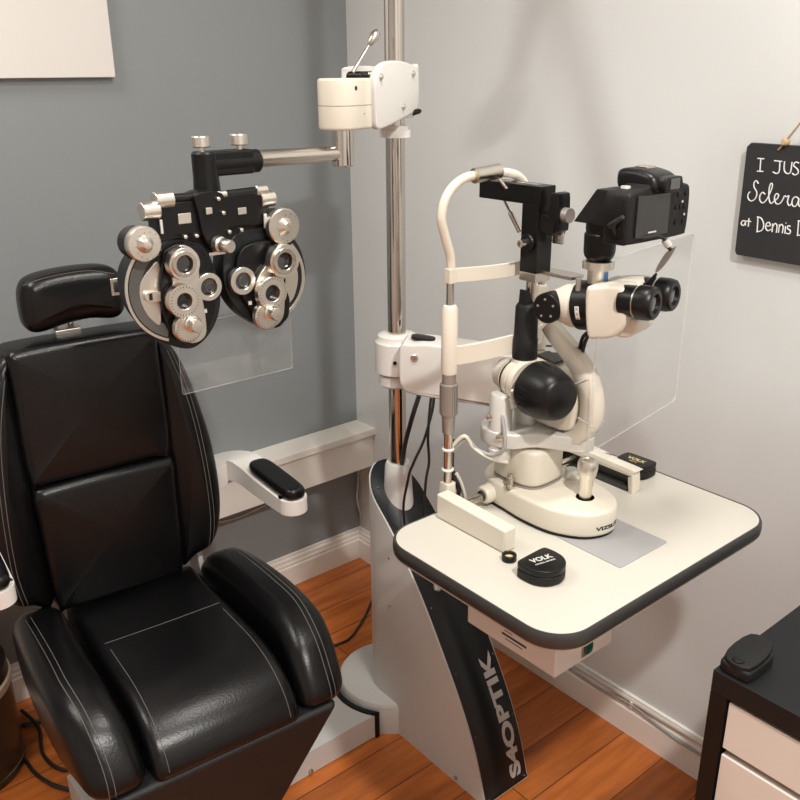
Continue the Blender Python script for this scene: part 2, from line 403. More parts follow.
# seat centre, side profile (ly, z)
sp = [(.19, .40), (.19, .47), (.16, .497), (.05, .50), (-.08, .507), (-.18, .51), (-.245, .497), (-.292, .47), (-.315, .437), (-.315, .414), (-.29, .40), (-.2, .39), (0, .385), (.15, .385)]
mb = MB(); mb.pillow(sp, lambda u, v, w: Vector((Lx+w, u, v)), .135, .018, 5, crown=.0, sub=5)
seat = cb(mb, 'seat_cushion', 'leather')
bol = [(.165, .445), (.172, .49), (.14, .522), (.05, .538), (-.08, .548), (-.18, .545), (-.25, .518), (-.293, .475), (-.312, .44), (-.308, .418), (-.285, .408), (-.2, .41), (0, .418), (.14, .43)]
bols = []
for sx in (-1, 1):
    mb = MB()
    def bf(u, v, w, sx=sx):
        fl = .012*math.sin((u+.35)*6)  # slight bow outwards
        x = sx*(.182+w*1.0)+(sx*.012 if u > -.2 else sx*(.012-.10*(-.2-u)))
        return Vector((Lx+x+sx*fl, u, v))
    mb.pillow(bol, bf, .050, .038, 7, crown=.004, sub=5)
    bols.append(cb(mb, 'seat_bolster', 'leather'))
# under-frame
mb = MB(); mb.box((Lx, -.055, .385), (.37, .47, .05)); cb(mb, 'seat_frame', 'blackmat', bevel=.01)
# leg rest apron, tapering
def tap(z): return .105+(z-.24)*.62
mb = MB()
zz = [.415, .34, .26, .18, .10]
rows = []
for z in zz:
    w = max(.05, tap(z)); y = -.318+(.40-z)*.12
    rows.append(mb.verts([(Lx-w, y, z), (Lx+w, y, z), (Lx+w-.01, y+.10, z), (Lx-w+.01, y+.10, z)]))
for a, b in zip(rows, rows[1:]):
    for i in range(4): mb.face((a[i], a[(i+1) % 4], b[(i+1) % 4], b[i]))
mb.face(rows[0]); mb.face(rows[-1][::-1])
cb(mb, 'leg_rest', 'leather2', bevel=.012, seg=4)
# lift column and base
mb = MB(); mb.box((Lx, .03, .21), (.17, .2, .27)); cb(mb, 'lift_column', 'blackmat', bevel=.02, seg=4)
# back rest : centre panels then bolsters ; local reclining frame
def bk(u, v, w):          # u across, v up along back, w forward
    y = .225+(v-.50)*.06
    return Vector((Lx-.028+u, y-w-.012, .5+(v-.5)*1.018))
def bkc(u, v, w): return bk(u, v, w)+Vector((0, .0, 0))
mb = MB(); mb.pillow([(-.138, .775), (-.138, .99), (-.137, 1.02), (-.10, 1.028), (.10, 1.028), (.137, 1.02), (.138, .99), (.138, .775), (.10, .768), (-.10, .768)], lambda u, v, w: bk(u, v, w+.045), .045, .016, 5, crown=.004)
bku = cb(mb, 'upper_back_cushion', 'leather')
mb = MB(); mb.pillow([(-.128, .525), (-.136, .70), (-.136, .755), (-.10, .766), (.10, .766), (.136, .755), (.136, .70), (.128, .525), (.10, .510), (-.10, .510)], lambda u, v, w: bk(u, v, w+.05), .048, .016, 5, crown=.006)
bkl = cb(mb, 'lower_back_cushion', 'leather')
bbs = []
for sx in (-1, 1):
    o1 = [(.128, .52), (.17, .525), (.205, .545), (.226, .60), (.232, .68), (.226, .77), (.212, .85), (.192, .93), (.168, .985), (.140, 1.013), (.128, 1.00), (.126, .76)]
    mb = MB(); mb.pillow([(sx*a, b) for a, b in o1], lambda u, v, w: bk(u, v, w+.03+max(0, (abs(u)-.13))*.25), .045, .03, 6, crown=.004)
    bbs.append(cb(mb, 'back_bolster', 'leather'))
mb = MB(); mb.box((Lx-.024, .265, .74), (.30, .03, .42)); cb(mb, 'back_shell', 'greydark', bevel=.01)
# rear hinge plates, seen between seat and back
for sx in (-1, 1):
    mb = MB(); mb.bar((Lx+sx*.155, .185, .44), (Lx-.015+sx*.175, .235, .60), .012, .06, up=(0, 1, 0)); cb(mb, 'hinge_plate', 'grey', bevel=.003)
# head rest
def hr(u, v, w): return Vector((Lx-.028+u*.90, .235-w+.006*math.cos(u*14), 1.11+(v-1.11)*.93-.005))
hp = [(-.105, 1.10), (-.10, 1.065), (-.075, 1.052), (-.02, 1.060), (.03, 1.064), (.08, 1.058), (.103, 1.075), (.108, 1.11), (.102, 1.148), (.075, 1.168), (0, 1.172), (-.075, 1.164), (-.10, 1.142)]
mb = MB(); mb.pillow(hp, lambda u, v, w: hr(u, v, w+.02), .038, .03, 7, crown=.004)
hd = cb(mb, 'headrest', 'leather')
mb = MB(); q = hr(.084, 1.128, .052)
mb.box(q+Vector((.0, -.004, 0)), (.02, .008, .034)); bkq = cb(mb, 'headrest_buckle', 'steel', hd, bevel=.002)
mb = MB(); mb.box(q+Vector((.0, -.0085, 0)), (.010, .003, .02)); cb(mb, 'buckle_slot', 'glassblk', hd, bevel=.001)
for dx in (-.03, .0):
    mb = MB(); mb.cyl((Lx+dx-.03, .24, .99), (Lx+dx-.03, .24, 1.08), .006, n=16); cb(mb, 'headrest_post', 'chrome')
mb = MB(); mb.box((Lx-.042, .225, 1.042), (.05, .03, .012)); cb(mb, 'headrest_bracket', 'silver', bevel=.003)
# arm rests
for sx in (-1, 1):
    OX = -.012 if sx > 0 else -.016
    path = [(sx*.215, .185), (sx*.262, .165), (sx*.272, .10), (sx*.268, .02), (sx*.268, -.09)]
    # swept plate: outline in plan
    out = []; inn = []
    pth = smooth_path([(a, b, 0) for a, b in path], 6)
    mb = MB(); rings = []
    for i, p in enumerate(pth):
        d = (pth[min(i+1, len(pth)-1)]-pth[max(i-1, 0)]).normalized(); n_ = Vector((-d.y, d.x, 0))
        t = i/(len(pth)-1); wd = .034-.006*t; ht = .055-.025*t; zc = .730-ht/2-(.02*(1-min(1, t*2.5))) 
        rings.append(mb.verts([Vector((Lx+OX, 0, zc))+p+n_*wd*a+Vector((0, 0, ht/2*b)) for a, b in ((-1, -1), (1, -1), (1, 1), (-1, 1))]))
    for a, b in zip(rings, rings[1:]):
        for i in range(4): mb.face((a[i], a[(i+1) % 4], b[(i+1) % 4], b[i]))
    mb.face(rings[0]); mb.face(rings[-1])
    ec = pth[-1]
    mb.lathe(Vector((Lx+OX+ec.x, ec.y, .700)), (0, 0, 1), [(0, .028), (.03, .028)], 32)
    ar = cb(mb, 'armrest', 'whitegloss', bevel=.004)
    if sx < 0: ar['label'] = 'white armrest with black pad nearest the bin'
    else: ar['label'] = 'white armrest with black pad nearest the instrument stand'
    cxm = Lx+OX+sx*.268
    mb = MB(); mb.pillow([(-.021, -.08), (-.016, -.108), (0, -.115), (.016, -.108), (.021, -.08), (.022, 0), (.021, .045), (.014, .062), (0, .066), (-.014, .062), (-.021, .045), (-.022, 0)], lambda u, v, w: Vector((cxm+u*1.12, v, .741+w)), .012, .009, 5, crown=.001)
    cb(mb, 'arm_pad', 'leather', ar)

# stitching projected on the evaluated cushions
dg = bpy.context.evaluated_depsgraph_get(); 
def bvh(o): return BVHTree.FromObject(o, dg)
bpy.context.view_layer.update(); dg = bpy.context.evaluated_depsgraph_get()
def stitch(o, pts, direction, name='stitching', r=.0011, off=.0004):
    t = bvh(o); d = Vector(direction).normalized(); out = []
    for p in smooth_path(pts, 10):
        h = t.ray_cast(p-d*.5, d)
        if h[0] is not None: out.append(h[0]+h[1]*off)
    if len(out) > 2:
        mb = MB(); mb.tube(out, r, 5, smooth=False); x = cb(mb, name, 'stitch', o)
def stitch_at(o, pts, ctr, name='stitching', r=.0007, off=.0003):
    t = bvh(o); out = []
    for p in smooth_path(pts, 8):
        c = Vector((p.x, ctr[0], ctr[1])); d = (c-p).normalized()
        h = t.ray_cast(p-d*.3, d)
        if h[0] is not None: out.append(h[0]+h[1]*off)
    if len(out) > 2:
        mb = MB(); mb.tube(out, r, 5, smooth=False); cb(mb, name, 'stitch', o)
for sx, o in zip((-1, 1), bols):
    for dx in (0, .010):
        def bx_(y): return sx*(.201+dx)+(sx*.012 if y > -.2 else sx*(.012-.10*(-.2-y)))
        pts = [(Lx+bx_(y), y, z) for y, z in ((.155, .56), (.05, .60), (-.08, .60), (-.19, .60), (-.28, .55), (-.34, .48), (-.34, .42))]
        stitch_at(o, pts, (-.06, .42))
for sx, o in zip((-1, 1), bbs):
    for dx in (0, .008):
        stitch(o, [(Lx-.024+sx*(.152+dx), 0, .985), (Lx-.024+sx*(.178+dx), 0, .88), (Lx-.024+sx*(.192+dx), 0, .75), (Lx-.024+sx*(.195+dx), 0, .62), (Lx-.024+sx*(.185+dx), 0, .54)], (0, 1, 0), r=.0007)
stitch(seat, [(Lx-.115, -.02, .5), (Lx, -.022, .5), (Lx+.115, -.02, .5)], (0, 0, -1), 'seam', r=.0006)
for sx in (-1, 1):
    stitch_at(seat, [(Lx+sx*.112, y, z) for y, z in ((-.03, .6), (-.15, .6), (-.25, .6), (-.34, .52), (-.36, .43))], (-.06, .42), 'seam', r=.0006)
stitch(hd, [(Lx-.12, 0, 1.14), (Lx-.08, 0, 1.152), (Lx+.0, 0, 1.156), (Lx+.05, 0, 1.145)], (0, 1, 0), 'seam', r=.0006)

# chair base plate joined by the stand
mb = MB()
fcx, fcy = -.37, -.615
arc_o = [(fcx+.150*math.cos(R(a)), fcy+.150*math.sin(R(a))) for a in range(216, 127, -6)]
pl = [(-1.12, -.702), (-1.12, -.42), (-.47, -.42)]+[p for p in arc_o[::-1]]+[(-.486, -.702)]
mb.prism([(x, y, .004) for x, y in pl], (0, 0, .064))
bp = mb.build('base_plate', 'grey', chair, bevel=.003)
mb = MB(); pp = PZ(309, 779, .0)
mb.lathe((-.675, -.7035, .014), (0, -1, 0), [(-.004, .006), (.003, .006), (.005, .003)], 16); mb.build('bolt', 'steel', bp)
mb = MB()
ou = [Vector((fcx+.149*math.cos(R(a)), fcy+.149*math.sin(R(a)), .001)) for a in range(126, 218, 4)]+[Vector((-.485, -.706, .001))]
inn = [Vector((-.477, -.706, .001))]+[Vector((fcx+.139*math.cos(R(a)), fcy+.139*math.sin(R(a)), .001)) for a in range(214, 125, -4)]
mb.prism(ou+inn, (0, 0, .072)); mb.build('rubber_seal', 'black', bp)

# ================================================================== INSTRUMENT STAND
PXc, PYc = -.3675, -.65
g = thing('instrument_stand', (PXc, PYc, 0), 'grey ophthalmic stand with black lettered front panel and tall chrome pole', 'stand')
prof = [(-1.022, .0), (-.985, .121), (-.935, .225), (-.864, .341), (-.798, .438), (-.72, .530), (-.664, .583), (-.62, .622), (-.585, .655)]
pr3 = smooth_path([(y, z, 0) for y, z in prof], 6)
pr3 = [(p.x, p.y) for p in pr3]
yr = -.655; Rr = .068
def hw(y): return Rr if y < yr else math.sqrt(max(0, Rr*Rr-(y-yr)**2*.9))
st = [(y, z) for y, z in pr3]
mb = MB(); L = []
for y, z in st:
    w = hw(y); L.append(mb.verts([(PXc-w, y, 0.0), (PXc-w, y, z+.0001), (PXc+w, y, z+.0001), (PXc+w, y, 0.0)]))
for a, b in zip(L, L[1:]):
    for i in range(3): mb.face((a[i], a[i+1], b[i+1], b[i]))
    mb.face((a[3], a[0], b[0], b[3]))
mb.face(L[-1]); 
mb.face(L[0][::-1])
body = mb.build('column_body', 'grey', g, bevel=.002, weld=True)
mb = MB(); L = []
for i, (y, z) in enumerate(st):
    y2, z2 = st[min(i+1, len(st)-1)]; y1, z1 = st[max(i-1, 0)]
    d = Vector((0, y2-y1, z2-z1)).normalized(); nn = Vector((0, -d.z, d.y))
    w = hw(y)-.004
    if w < .005: continue
    q = Vector((0, y, z))+nn*.0015
    if i == 0: q.z += .006; 
    L.append(mb.verts([(PXc-w, q.y, q.z), (PXc+w, q.y, q.z)]))
for a, b in zip(L, L[1:]): mb.face((a[0], a[1], b[1], b[0]))
pan = mb.build('front_panel', 'blackpanel', g)
m_ = pan.modifiers.new('thick', 'SOLIDIFY'); m_.thickness = .003; m_.offset = 0
# arc-length map for the lettering
acc = [0]
for a, b in zip(st, st[1:]): acc.append(acc[-1]+math.hypot(b[0]-a[0], b[1]-a[1]))
def on_panel(s_, xoff, d):
    i = 0
    while i < len(acc)-2 and acc[i+1] < s_: i += 1
    t = (s_-acc[i])/(acc[i+1]-acc[i]); y = st[i][0]+(st[i+1][0]-st[i][0])*t; z = st[i][1]+(st[i+1][1]-st[i][1])*t
    dd = Vector((0, st[i+1][0]-st[i][0], st[i+1][1]-st[i][1])).normalized(); nn = Vector((0, -dd.z, dd.y))
    return Vector((PXc+xoff, y, z))+nn*(.003+d)
tm = text_mesh('S4OPTIK', .052, lambda x, y, d: on_panel(.163+x*1.40, .034-y*.82, d), bold=.0022, spacing=1.02)
tm.build('lettering', 'lettersil', pan)
for s_ in (.012, .16, .30, .45, .60, .74):
    for sx in (-1, 1):
        q = on_panel(s_, sx*(.056 if s_ < .7 else .045), 0); q2 = on_panel(s_, sx*(.056 if s_ < .7 else .045), .003)
        mb = MB(); mb.cyl(q, q2, .0022, .0015, n=10); mb.build('panel_screw', 'steel', pan)
# lock plate near the table edge
mb = MB(); q0 = on_panel(.52, -.033, .001); q1 = on_panel(.485, -.022, .001); nn = (on_panel(.5, 0, .01)-on_panel(.5, 0, 0)).normalized()
for q in (q0, q1): mb.lathe(q, nn, [(0, .010), (.003, .010), (.004, .007), (.004, .004), (.002, .003)], 20)
mb.build('socket_plate', 'steel', pan)
# foot screws
for y in (-.93,):
    mb = MB(); mb.lathe((PXc-.068, y, .015), (-1, 0, 0), [(0, .005), (.003, .005), (.005, .002)], 12); mb.build('foot_screw', 'steel', body)
# side access plate (vertical seam with two screws)
for z in (.535, .41):
    mb = MB(); mb.lathe((PXc-.0675, -.70, z-.06), (-1, 0, 0), [(0, .003), (.003, .0025)], 10); mb.build('side_screw', 'steel', body)
# round foot
dc = Vector((-.37, -.615, 0))
mb = MB(); mb.lathe(dc, (0, 0, 1), [(.0, .130), (.074, .130), (.082, .125), (.085, .115), (.085, .001)], 72)
ft = mb.build('round_foot', 'grey', g)
# pole
mb = MB(); mb.lathe((PXc, PYc, 0), (0, 0, 1), [(.565, .036), (.60, .033), (.668, .0295), (.676, .026), (.677, .019)], 40); mb.build('pole_sleeve', 'grey', g)
mb = MB(); mb.cyl((PXc, PYc, .60), (PXc, PYc, 2.2), .0192, n=48); mb.build('pole', 'chrome', g)
# -- table arm
mb = MB()
mb.lathe((PXc, PYc, 0), (0, 0, 1), [(.862, .036), (.866, .040), (.888, .040), (.889, .036), (.893, .036), (.894, .047), (.960, .047), (.966, .042), (.974, .041), (.978, .030), (.978, .02)], 48)
mb.build('arm_clamp', 'whitegloss', g)
mb = MB(); mb.lathe((PXc-.034, PYc-.034, .925), (-.7, -.7, 0), [(-.004, .004), (.0015, .004), (.002, .002)], 12); mb.build('clamp_screw', 'black', g)
A0 = Vector((-.377, -.732, .93)); A1 = Vector((-.165, -.975, .895)); ad = (A1-A0).normalized()
AW = .075
sd = ad.cross(Vector((0, 0, 1))).normalized()
def arm_pt(t, s_, h): return A0.lerp(A1, t)+sd*s_+Vector((0, 0, h))
# side profile of the arm cover
pf = [(-.10, .045), (-.02, .052), (.10, .058), (.5, .058), (.95, .056), (1.0, .05), (1.02, .03), (1.02, -.045), (1.0, -.055), (.5, -.057), (.0, -.057), (-.09, -.045), (-.11, -.02)]
mb = MB(); mb.pillow([(a*.35, b) for a, b in pf], lambda u, v, w: arm_pt(u/.35, w, v), AW/2, .006, 4, sub=3)
arm = mb.build('table_arm', 'white', g)
mb = MB(); mb.pillow([(-.025, 0), (-.018, .014), (.018, .014), (.025, 0), (.018, -.014), (-.018, -.014)], lambda u, v, w: arm_pt(0, v, .058+w)+ad*(u+.01), .0025, .001, 2); mb.build('arm_slot', 'black', arm)
mb = MB(); mb.box(arm_pt(.5, -.031, .0585), (.22, .004, .003), rz=math.atan2(ad.y, ad.x)); mb.build('arm_top_seam', 'greydark', arm)
for t, h in ((-.01, .025), (.55, -.035)):
    q = arm_pt(t, AW/2, h); mb = MB(); mb.lathe(q, sd, [(-.002, .008), (.002, .008), (.004, .006), (.004, .003), (.002, .002)], 20); mb.build('arm_bolt', 'steel', arm)
mb = MB(); mb.box(arm_pt(.86, 0, .0595), (.07, .045, .003), rz=math.atan2(ad.y, ad.x)); pl = mb.build('end_plate', 'greydark', arm, bevel=.001)
for a in (-.02, .02):
    for b in (-.014, .014):
        mb = MB(); q = arm_pt(.86, b, .0605)+ad*a; mb.cyl(q, q+Vector((0, 0, .003)), .0025, n=10); mb.build('plate_screw', 'steel', pl)
mb = MB(); mb.cyl((-.19, -.965, .785), (-.19, -.965, .86), .022, bev=.002); mb.build('table_post', 'white', g)
mb = MB(); mb.pillow([(-.33, -.93), (-.33, -1.10), (-.19, -1.10), (-.165, -1.04), (-.165, -.98), (-.205, -.935)], lambda u, v, w: Vector((u, v, .779+w)), .006, .003, 3, sub=3); mb.build('table_bracket', 'white', g)
# hanging cables by the pole
# -- phoropter arm head
g2 = g
mb = MB()
mb.lathe((PXc, PYc, 0), (0, 0, 1), [(1.378, .024), (1.378, .031), (1.392, .031), (1.393, .027), (1.40, .027)], 40)
mb.build('head_collar', 'whitegloss', g)
D0 = Vector((-.362, -.655, 1.455)); D1 = Vector((-.575, -.748, 1.455)); dd = (D1-D0).normalized(); sd2 = Vector((0, 0, 1)).cross(dd).normalized()   # sd2 faces the viewer side
if sd2.y > 0: sd2 = -sd2
def hp_(t, s_, h): return D0.lerp(D1, t)+sd2*s_+Vector((0, 0, h))
L_ = (D1-D0).length
mb = MB(); mb.pillow([(-.05, .052), (.0, .054), (.25, .062), (.52, .060), (.66, .044), (.70, .02), (.70, -.03), (.67, -.052), (.5, -.050), (.2, -.038), (-.02, -.026), (-.05, -.02)], lambda u, v, w: hp_(u, w+.030, v), .007, .004, 3, sub=4)
cv = mb.build('head_side_cover', 'white', g)
mb = MB(); mb.pillow([(-.05, .050), (.0, .050), (.25, .054), (.60, .052), (.64, .040), (.655, -.01), (.64, -.045), (.2, -.046), (-.02, -.034), (-.05, -.03)], lambda u, v, w: hp_(u, w-.034, v), .006, .003, 3, sub=4)
mb.build('head_side_cover', 'white', g)
mb = MB(); mb.box(hp_(.26, 0, .002), (.17, .05, .086), rz=math.atan2(dd.y, dd.x)); mb.build('head_core', 'silver', g, bevel=.006)
mb = MB(); mb.box(hp_(.62, -.002, .035), (.06, .034, .02), rz=math.atan2(dd.y, dd.x)); mb.build('head_slot', 'black', g, bevel=.008)
for t, h in ((.62, .035), (.06, .040), (.24, -.018)):
    q = hp_(t, .036, h); mb = MB(); mb.lathe(q, sd2, [(0, .006), (.003, .006), (.006, .003)], 16); mb.build('cover_bolt', 'silver', cv)
# front rounded housing at D1
hc = hp_(.955, 0, 0)
mb = MB()
fp = [(-.052, -.034), (-.052, .030), (-.03, .036), (.015, .036), (.04, .030), (.052, .012), (.054, -.012), (.04, -.030), (.015, -.036), (-.03, -.036)]
mb.pillow(fp, lambda u, v, w: hc+dd*(u*.74-.004)-sd2*v*1.0+Vector((0, 0, w-.008)), .042, .005, 3, sub=4)
hs = mb.build('swivel_housing', 'cream', g)
mb = MB(); mb.pillow(fp, lambda u, v, w: hc+dd*(u*.744-.004)-sd2*v*1.006+Vector((0, 0, w-.010)), .0007, .0002, 1, sub=4); mb.build('housing_seam', 'taupe', hs)
q = hc+dd*.040+sd2*.022+Vector((0, 0, .016))
mb = MB(); mb.lathe(hc+sd2*.0345+dd*.008+Vector((0, 0, .018)), sd2, [(-.003, .004), (.0016, .004), (.002, .002)], 12); mb.build('set_screw', 'black', hs)
mb = MB(); mb.lathe(hc+sd2*.0345+dd*-.018+Vector((0, 0, -.024)), sd2, [(-.003, .002), (.0016, .002), (.002, .001)], 12); mb.build('set_screw', 'black', hs)
# lever
lb = hc+Vector((0, 0, .03))-dd*.012; 
l0 = PY(353, 72, lb.y); l1 = PY(371, 42, lb.y-.005); l2 = PY(376, 34, lb.y-.006)
mb = MB(); mb.cyl(l0, l1, .0035, .003, n=16); lv = mb.build('clamp_lever', 'steel', g)
ax_ = (l2-l1).normalized(); mb = MB(); mb.lathe(l1-ax_*.008, ax_, [(0, .003), (.004, .006), (.02, .0085), (.028, .007), (.033, .003)], 20); mb.build('lever_knob', 'steel', lv)
# black locking handle right of the pole
mb = MB(); h0 = Vector((PXc+.02, PYc-.02, 1.41)); h1 = PY(424, 110, -.69); h2 = PY(412, 113, -.69)
mb.cyl(h2+(h2-h1).normalized()*.02, h2, .003, n=12); lk = mb.build('lock_rod', 'steel', g)
mb = MB(); mb.lathe(h2, h1-h2, [(0, .004), (.003, .0055), (.018, .005), (.022, .003)], 16); mb.build('lock_grip', 'black', lk)
# chrome swivel pin and tube to phoropter
sw = Vector((-.567, -.748, 1.355)); 
mb = MB(); mb.cyl(sw+Vector((0, 0, -.012)), sw+Vector((0, 0, .065)), .0195, n=32, bev=.002); swp = mb.build('swivel_pin', 'chrome', g)
te = Vector((-.742, -.748, 1.367))
mb = MB(); mb.lathe(te, Vector((sw.x, sw.y, 1.365))-te, [(0, .0135), (.02, .014), (.05, .0135), (.16, .0125)], 28); tube_ = mb.build('phoropter_tube', 'steel', g)

# unseen bracket and rods added on the pole to cast the wall's V shadow
mb = MB(); mb.lathe((PXc, PYc, 0), (0, 0, 1), [(2.07, .03), (2.07, .036), (2.13, .036), (2.13, .03)], 32); mb.tube([(PXc, PYc-.03, 2.10), (PXc, -1.0, 2.10), (PXc, -1.22, 2.06), (PXc, -1.27, 1.97)], .012, 12); mb.build('support_bracket', 'white', g)
mb = MB(); mb.tube([(PXc, -1.27, 1.97), (PXc, -1.225, 1.83), (PXc, -1.185, 1.745)], .012, 12); mb.lathe((PXc, -1.197, 1.78), (0, .35, -1), [(0, .012), (.01, .025), (.05, .027), (.065, .014)], 24); mb.build('shadow_head', 'white', g)
mb = MB(); mb.tube([(PXc, -1.275, 1.965), (PXc, -1.35, 1.79), (PXc, -1.405, 1.655)], .015, 12); mb.build('shadow_rod', 'white', g)

# ================================================================== cables behind the stand
def cable(name, pts, r, m, label, group=None, cat='cable', n=8, sub=6):
    mb = MB(); mb.tube(pts, r, n, sub); o = mb.build(name, m); return tag(o, label, cat, group)
cable('power_cable', [PY(419, 396, -.76), PY(412, 418, -.75), PY(404, 450, -.70), PY(402, 478, -.64), (-.298, -.60, .50), (-.297, -.56, .3)], .005, 'cable', 'thick black cable dropping from the table arm beside the chrome pole')
mb = MB()
cable('power_cable', [PY(434, 398, -.84), PY(432, 412, -.84), PY(424, 440, -.84), PY(414, 462, -.83), PY(408, 480, -.81), PY(404, 520, -.75), (-.28, -.62, .30)], .0028, 'cable', 'thin black cable curving under the table arm towards the pole')
cable('power_cable', [PY(431, 398, -.85), PY(429, 418, -.85), PY(428, 440, -.85), PY(429, 462, -.85), PY(426, 480, -.85), PY(424, 510, -.85), PY(424, 540, -.84)], .0028, 'cable', 'thin black cable hanging straight down behind the chin rest post')
cable('floor_cable', [PZ(300, 668, .005), PZ(330, 648, .005), PZ(350, 638, .005), PZ(364, 618, .005), PZ(372, 600, .005)], .0035, 'cable', 'thin black cable on the floor between chair and stand')
cable('wall_cable', [(-.60, -.006, .272), PY(211, 525, -.006), PY(240, 517, -.006), PY(285, 496, -.006), PY(330, 478, -.006), PY(357, 462, -.02)], .0022, 'cablewhite', 'thin white cable sagging along the grey wall below the ledge')
cable('wall_cable', [PY(359, 462, -.01), PY(358, 480, -.01), PY(357, 500, -.01), PY(361, 515, -.012), PY(366, 530, -.02), PY(367, 545, -.03)], .003, 'cablewhite', 'white cable running down the room corner behind the stand')
cable('floor_cable', [(-1.17, -.10, .006), (-1.12, -.12, .006), (-1.07, -.135, .006), (-1.0, -.15, .006), (-.93, -.12, .006)], .005, 'cable', 'black cable on the floor close to the baseboard behind the chair')
cable('floor_cable', [(-1.16, -.22, .006), (-1.155, -.30, .006), (-1.13, -.37, .006), (-1.09, -.41, .006), (-1.02, -.40, .006)], .0045, 'cable', 'black cable curling out from under the bin to the chair base')
cable('floor_cable', [(-1.115, -.075, .017), (-1.10, -.15, .006), (-1.122, -.25, .006), (-1.10, -.33, .006), (-1.03, -.34, .006)], .0045, 'cable', 'black cable looping on the floor between bin and chair')
# cables on the right baseboard
def bbp(x, y, dx=-.014): return PX(x, y, dx)
cable('wall_conduit', [PX(520, 630, -.012), PX(580, 668, -.012), PX(628, 698, -.012), PX(660, 718, -.012), PX(703, 744, -.012), (-.012, -1.6, .10)], .0055, 'cablewhite', 'white cable conduit laid along the top of the pale wall baseboard')
cable('wall_conduit', [PX(560, 662, -.018), PX(600, 689, -.018), PX(630, 704, -.018), PX(665, 731, -.018), PX(702, 756, -.018), (-.018, -1.6, .085)], .003, 'cablegrey', 'thin grey cable drooping under the white conduit on the baseboard')
mb = MB(); q = PX(632, 704, -.014); mb.box(q, (.012, .008, .018)); tag(mb.build('cable_clip', 'trim', bevel=.002), 'tiny white clip holding the conduit to the baseboard', 'clip')

# ================================================================== TABLE
TZ = .80
g = thing('instrument_table', (-.47, -1.24, TZ-.03), 'white laminate instrument table with thick dark grey rubber edge', 'table')
def rrect(x0, y0, x1, y1, r, n=8):
    out = []
    for cx, cy, a in ((x1-r, y1-r, 0), (x0+r, y1-r, 90), (x0+r, y0+r, 180), (x1-r, y0+r, 270)):
        for k in range(n+1): t = R(a+90*k/n); out.append((cx+r*math.cos(t), cy+r*math.sin(t)))
    return out
tx0, ty0, tx1, ty1 = -.744, -1.438, -.197, -1.056
ins = .004
mb = MB(); mb.prism([(x, y, TZ-.028) for x, y in rrect(tx0+ins, ty0+ins, tx1-ins, ty1-ins, .062-ins)], (0, 0, .028)); mb.build('table_top', 'top', g)
mb = MB(); out = rrect(tx0, ty0, tx1, ty1, .062, 12); n = len(out)
prof_e = [(ins+.001, 0.0), (.002, .0005), (.0, -.003), (-.001, -.012), (0, -.021), (.003, -.0245), (ins+.004, -.0245)]
rings = []
def offs(x, y, o):
    cx = min(max(x, tx0+.062), tx1-.062); cy = min(max(y, ty0+.062), ty1-.062); d = Vector((cx-x, cy-y))
    if d.length < 1e-6: return x, y
    d.normalize(); return x+d.x*o, y+d.y*o
for o, z in prof_e: rings.append(mb.verts([(*offs(x, y, o), TZ+z) for x, y in out]))
for a, b in zip(rings, rings[1:]+rings[:1]):
    for i in range(n): mb.face((a[i], a[(i+1) % n], b[(i+1) % n], b[i]))
mb.build('rubber_edge', 'greydark', g, angle=60)
a, b, c = PZ(570, 567, TZ), PZ(665, 543, TZ), PZ(625, 515, TZ)
mb = MB(); qa, qb = PZ(621, 569, TZ), PZ(667, 542, TZ); mb.prism([(x, y, TZ+.0) for x, y in rrect(qa.x, (qa.y+qb.y)/2, qb.x, -1.15, .004, 3)], (0, 0, .0012)); mb.build('grey_pad', 'pad', g)
# power supply under the table
ZB = .683; qa, qb, qc = PZ(557, 677, ZB), PZ(612, 643, ZB), PZ(474, 630, ZB)
ux0, ux1, uy0, uy1 = (qa.x+qc.x)/2, qb.x, (qa.y+qb.y)/2, -1.20
mb = MB(); mb.box(((ux0+ux1)/2, (uy0+uy1)/2, (ZB+TZ-.029)/2), (ux1-ux0, uy1-uy0, TZ-.029-ZB)); ps = mb.build('power_supply_box', 'white', g, bevel=.003)
mb = MB(); q = PY(587, 646, uy0); mb.box((q.x, uy0-.0005, q.z), (.024, .003, .030)); sw_ = mb.build('switch_bezel', 'taupe', ps, bevel=.001)
mb = MB(); mb.pillow([(-.010, -.006), (-.006, -.011), (.006, -.011), (.010, -.006), (.010, .006), (.006, .011), (-.006, .011), (-.010, .006)], lambda u, v, w: Vector((q.x+u*.85, uy0-.003+w, q.z+v*.9)), .002, .001, 2, sub=2); mb.build('rocker', 'greenswitch', sw_)
q2 = PX(514, 640, ux0); mb = MB()
mb.box((ux0, q2.y, q2.z), (.0008, .050, .0035)); mb.box((ux0, q2.y+.012, q2.z+.007), (.0008, .016, .0012)); mb.box((ux0, q2.y, q2.z-.007), (.0008, .035, .0012))
mb.build('rating_label', 'letterblk', ps)

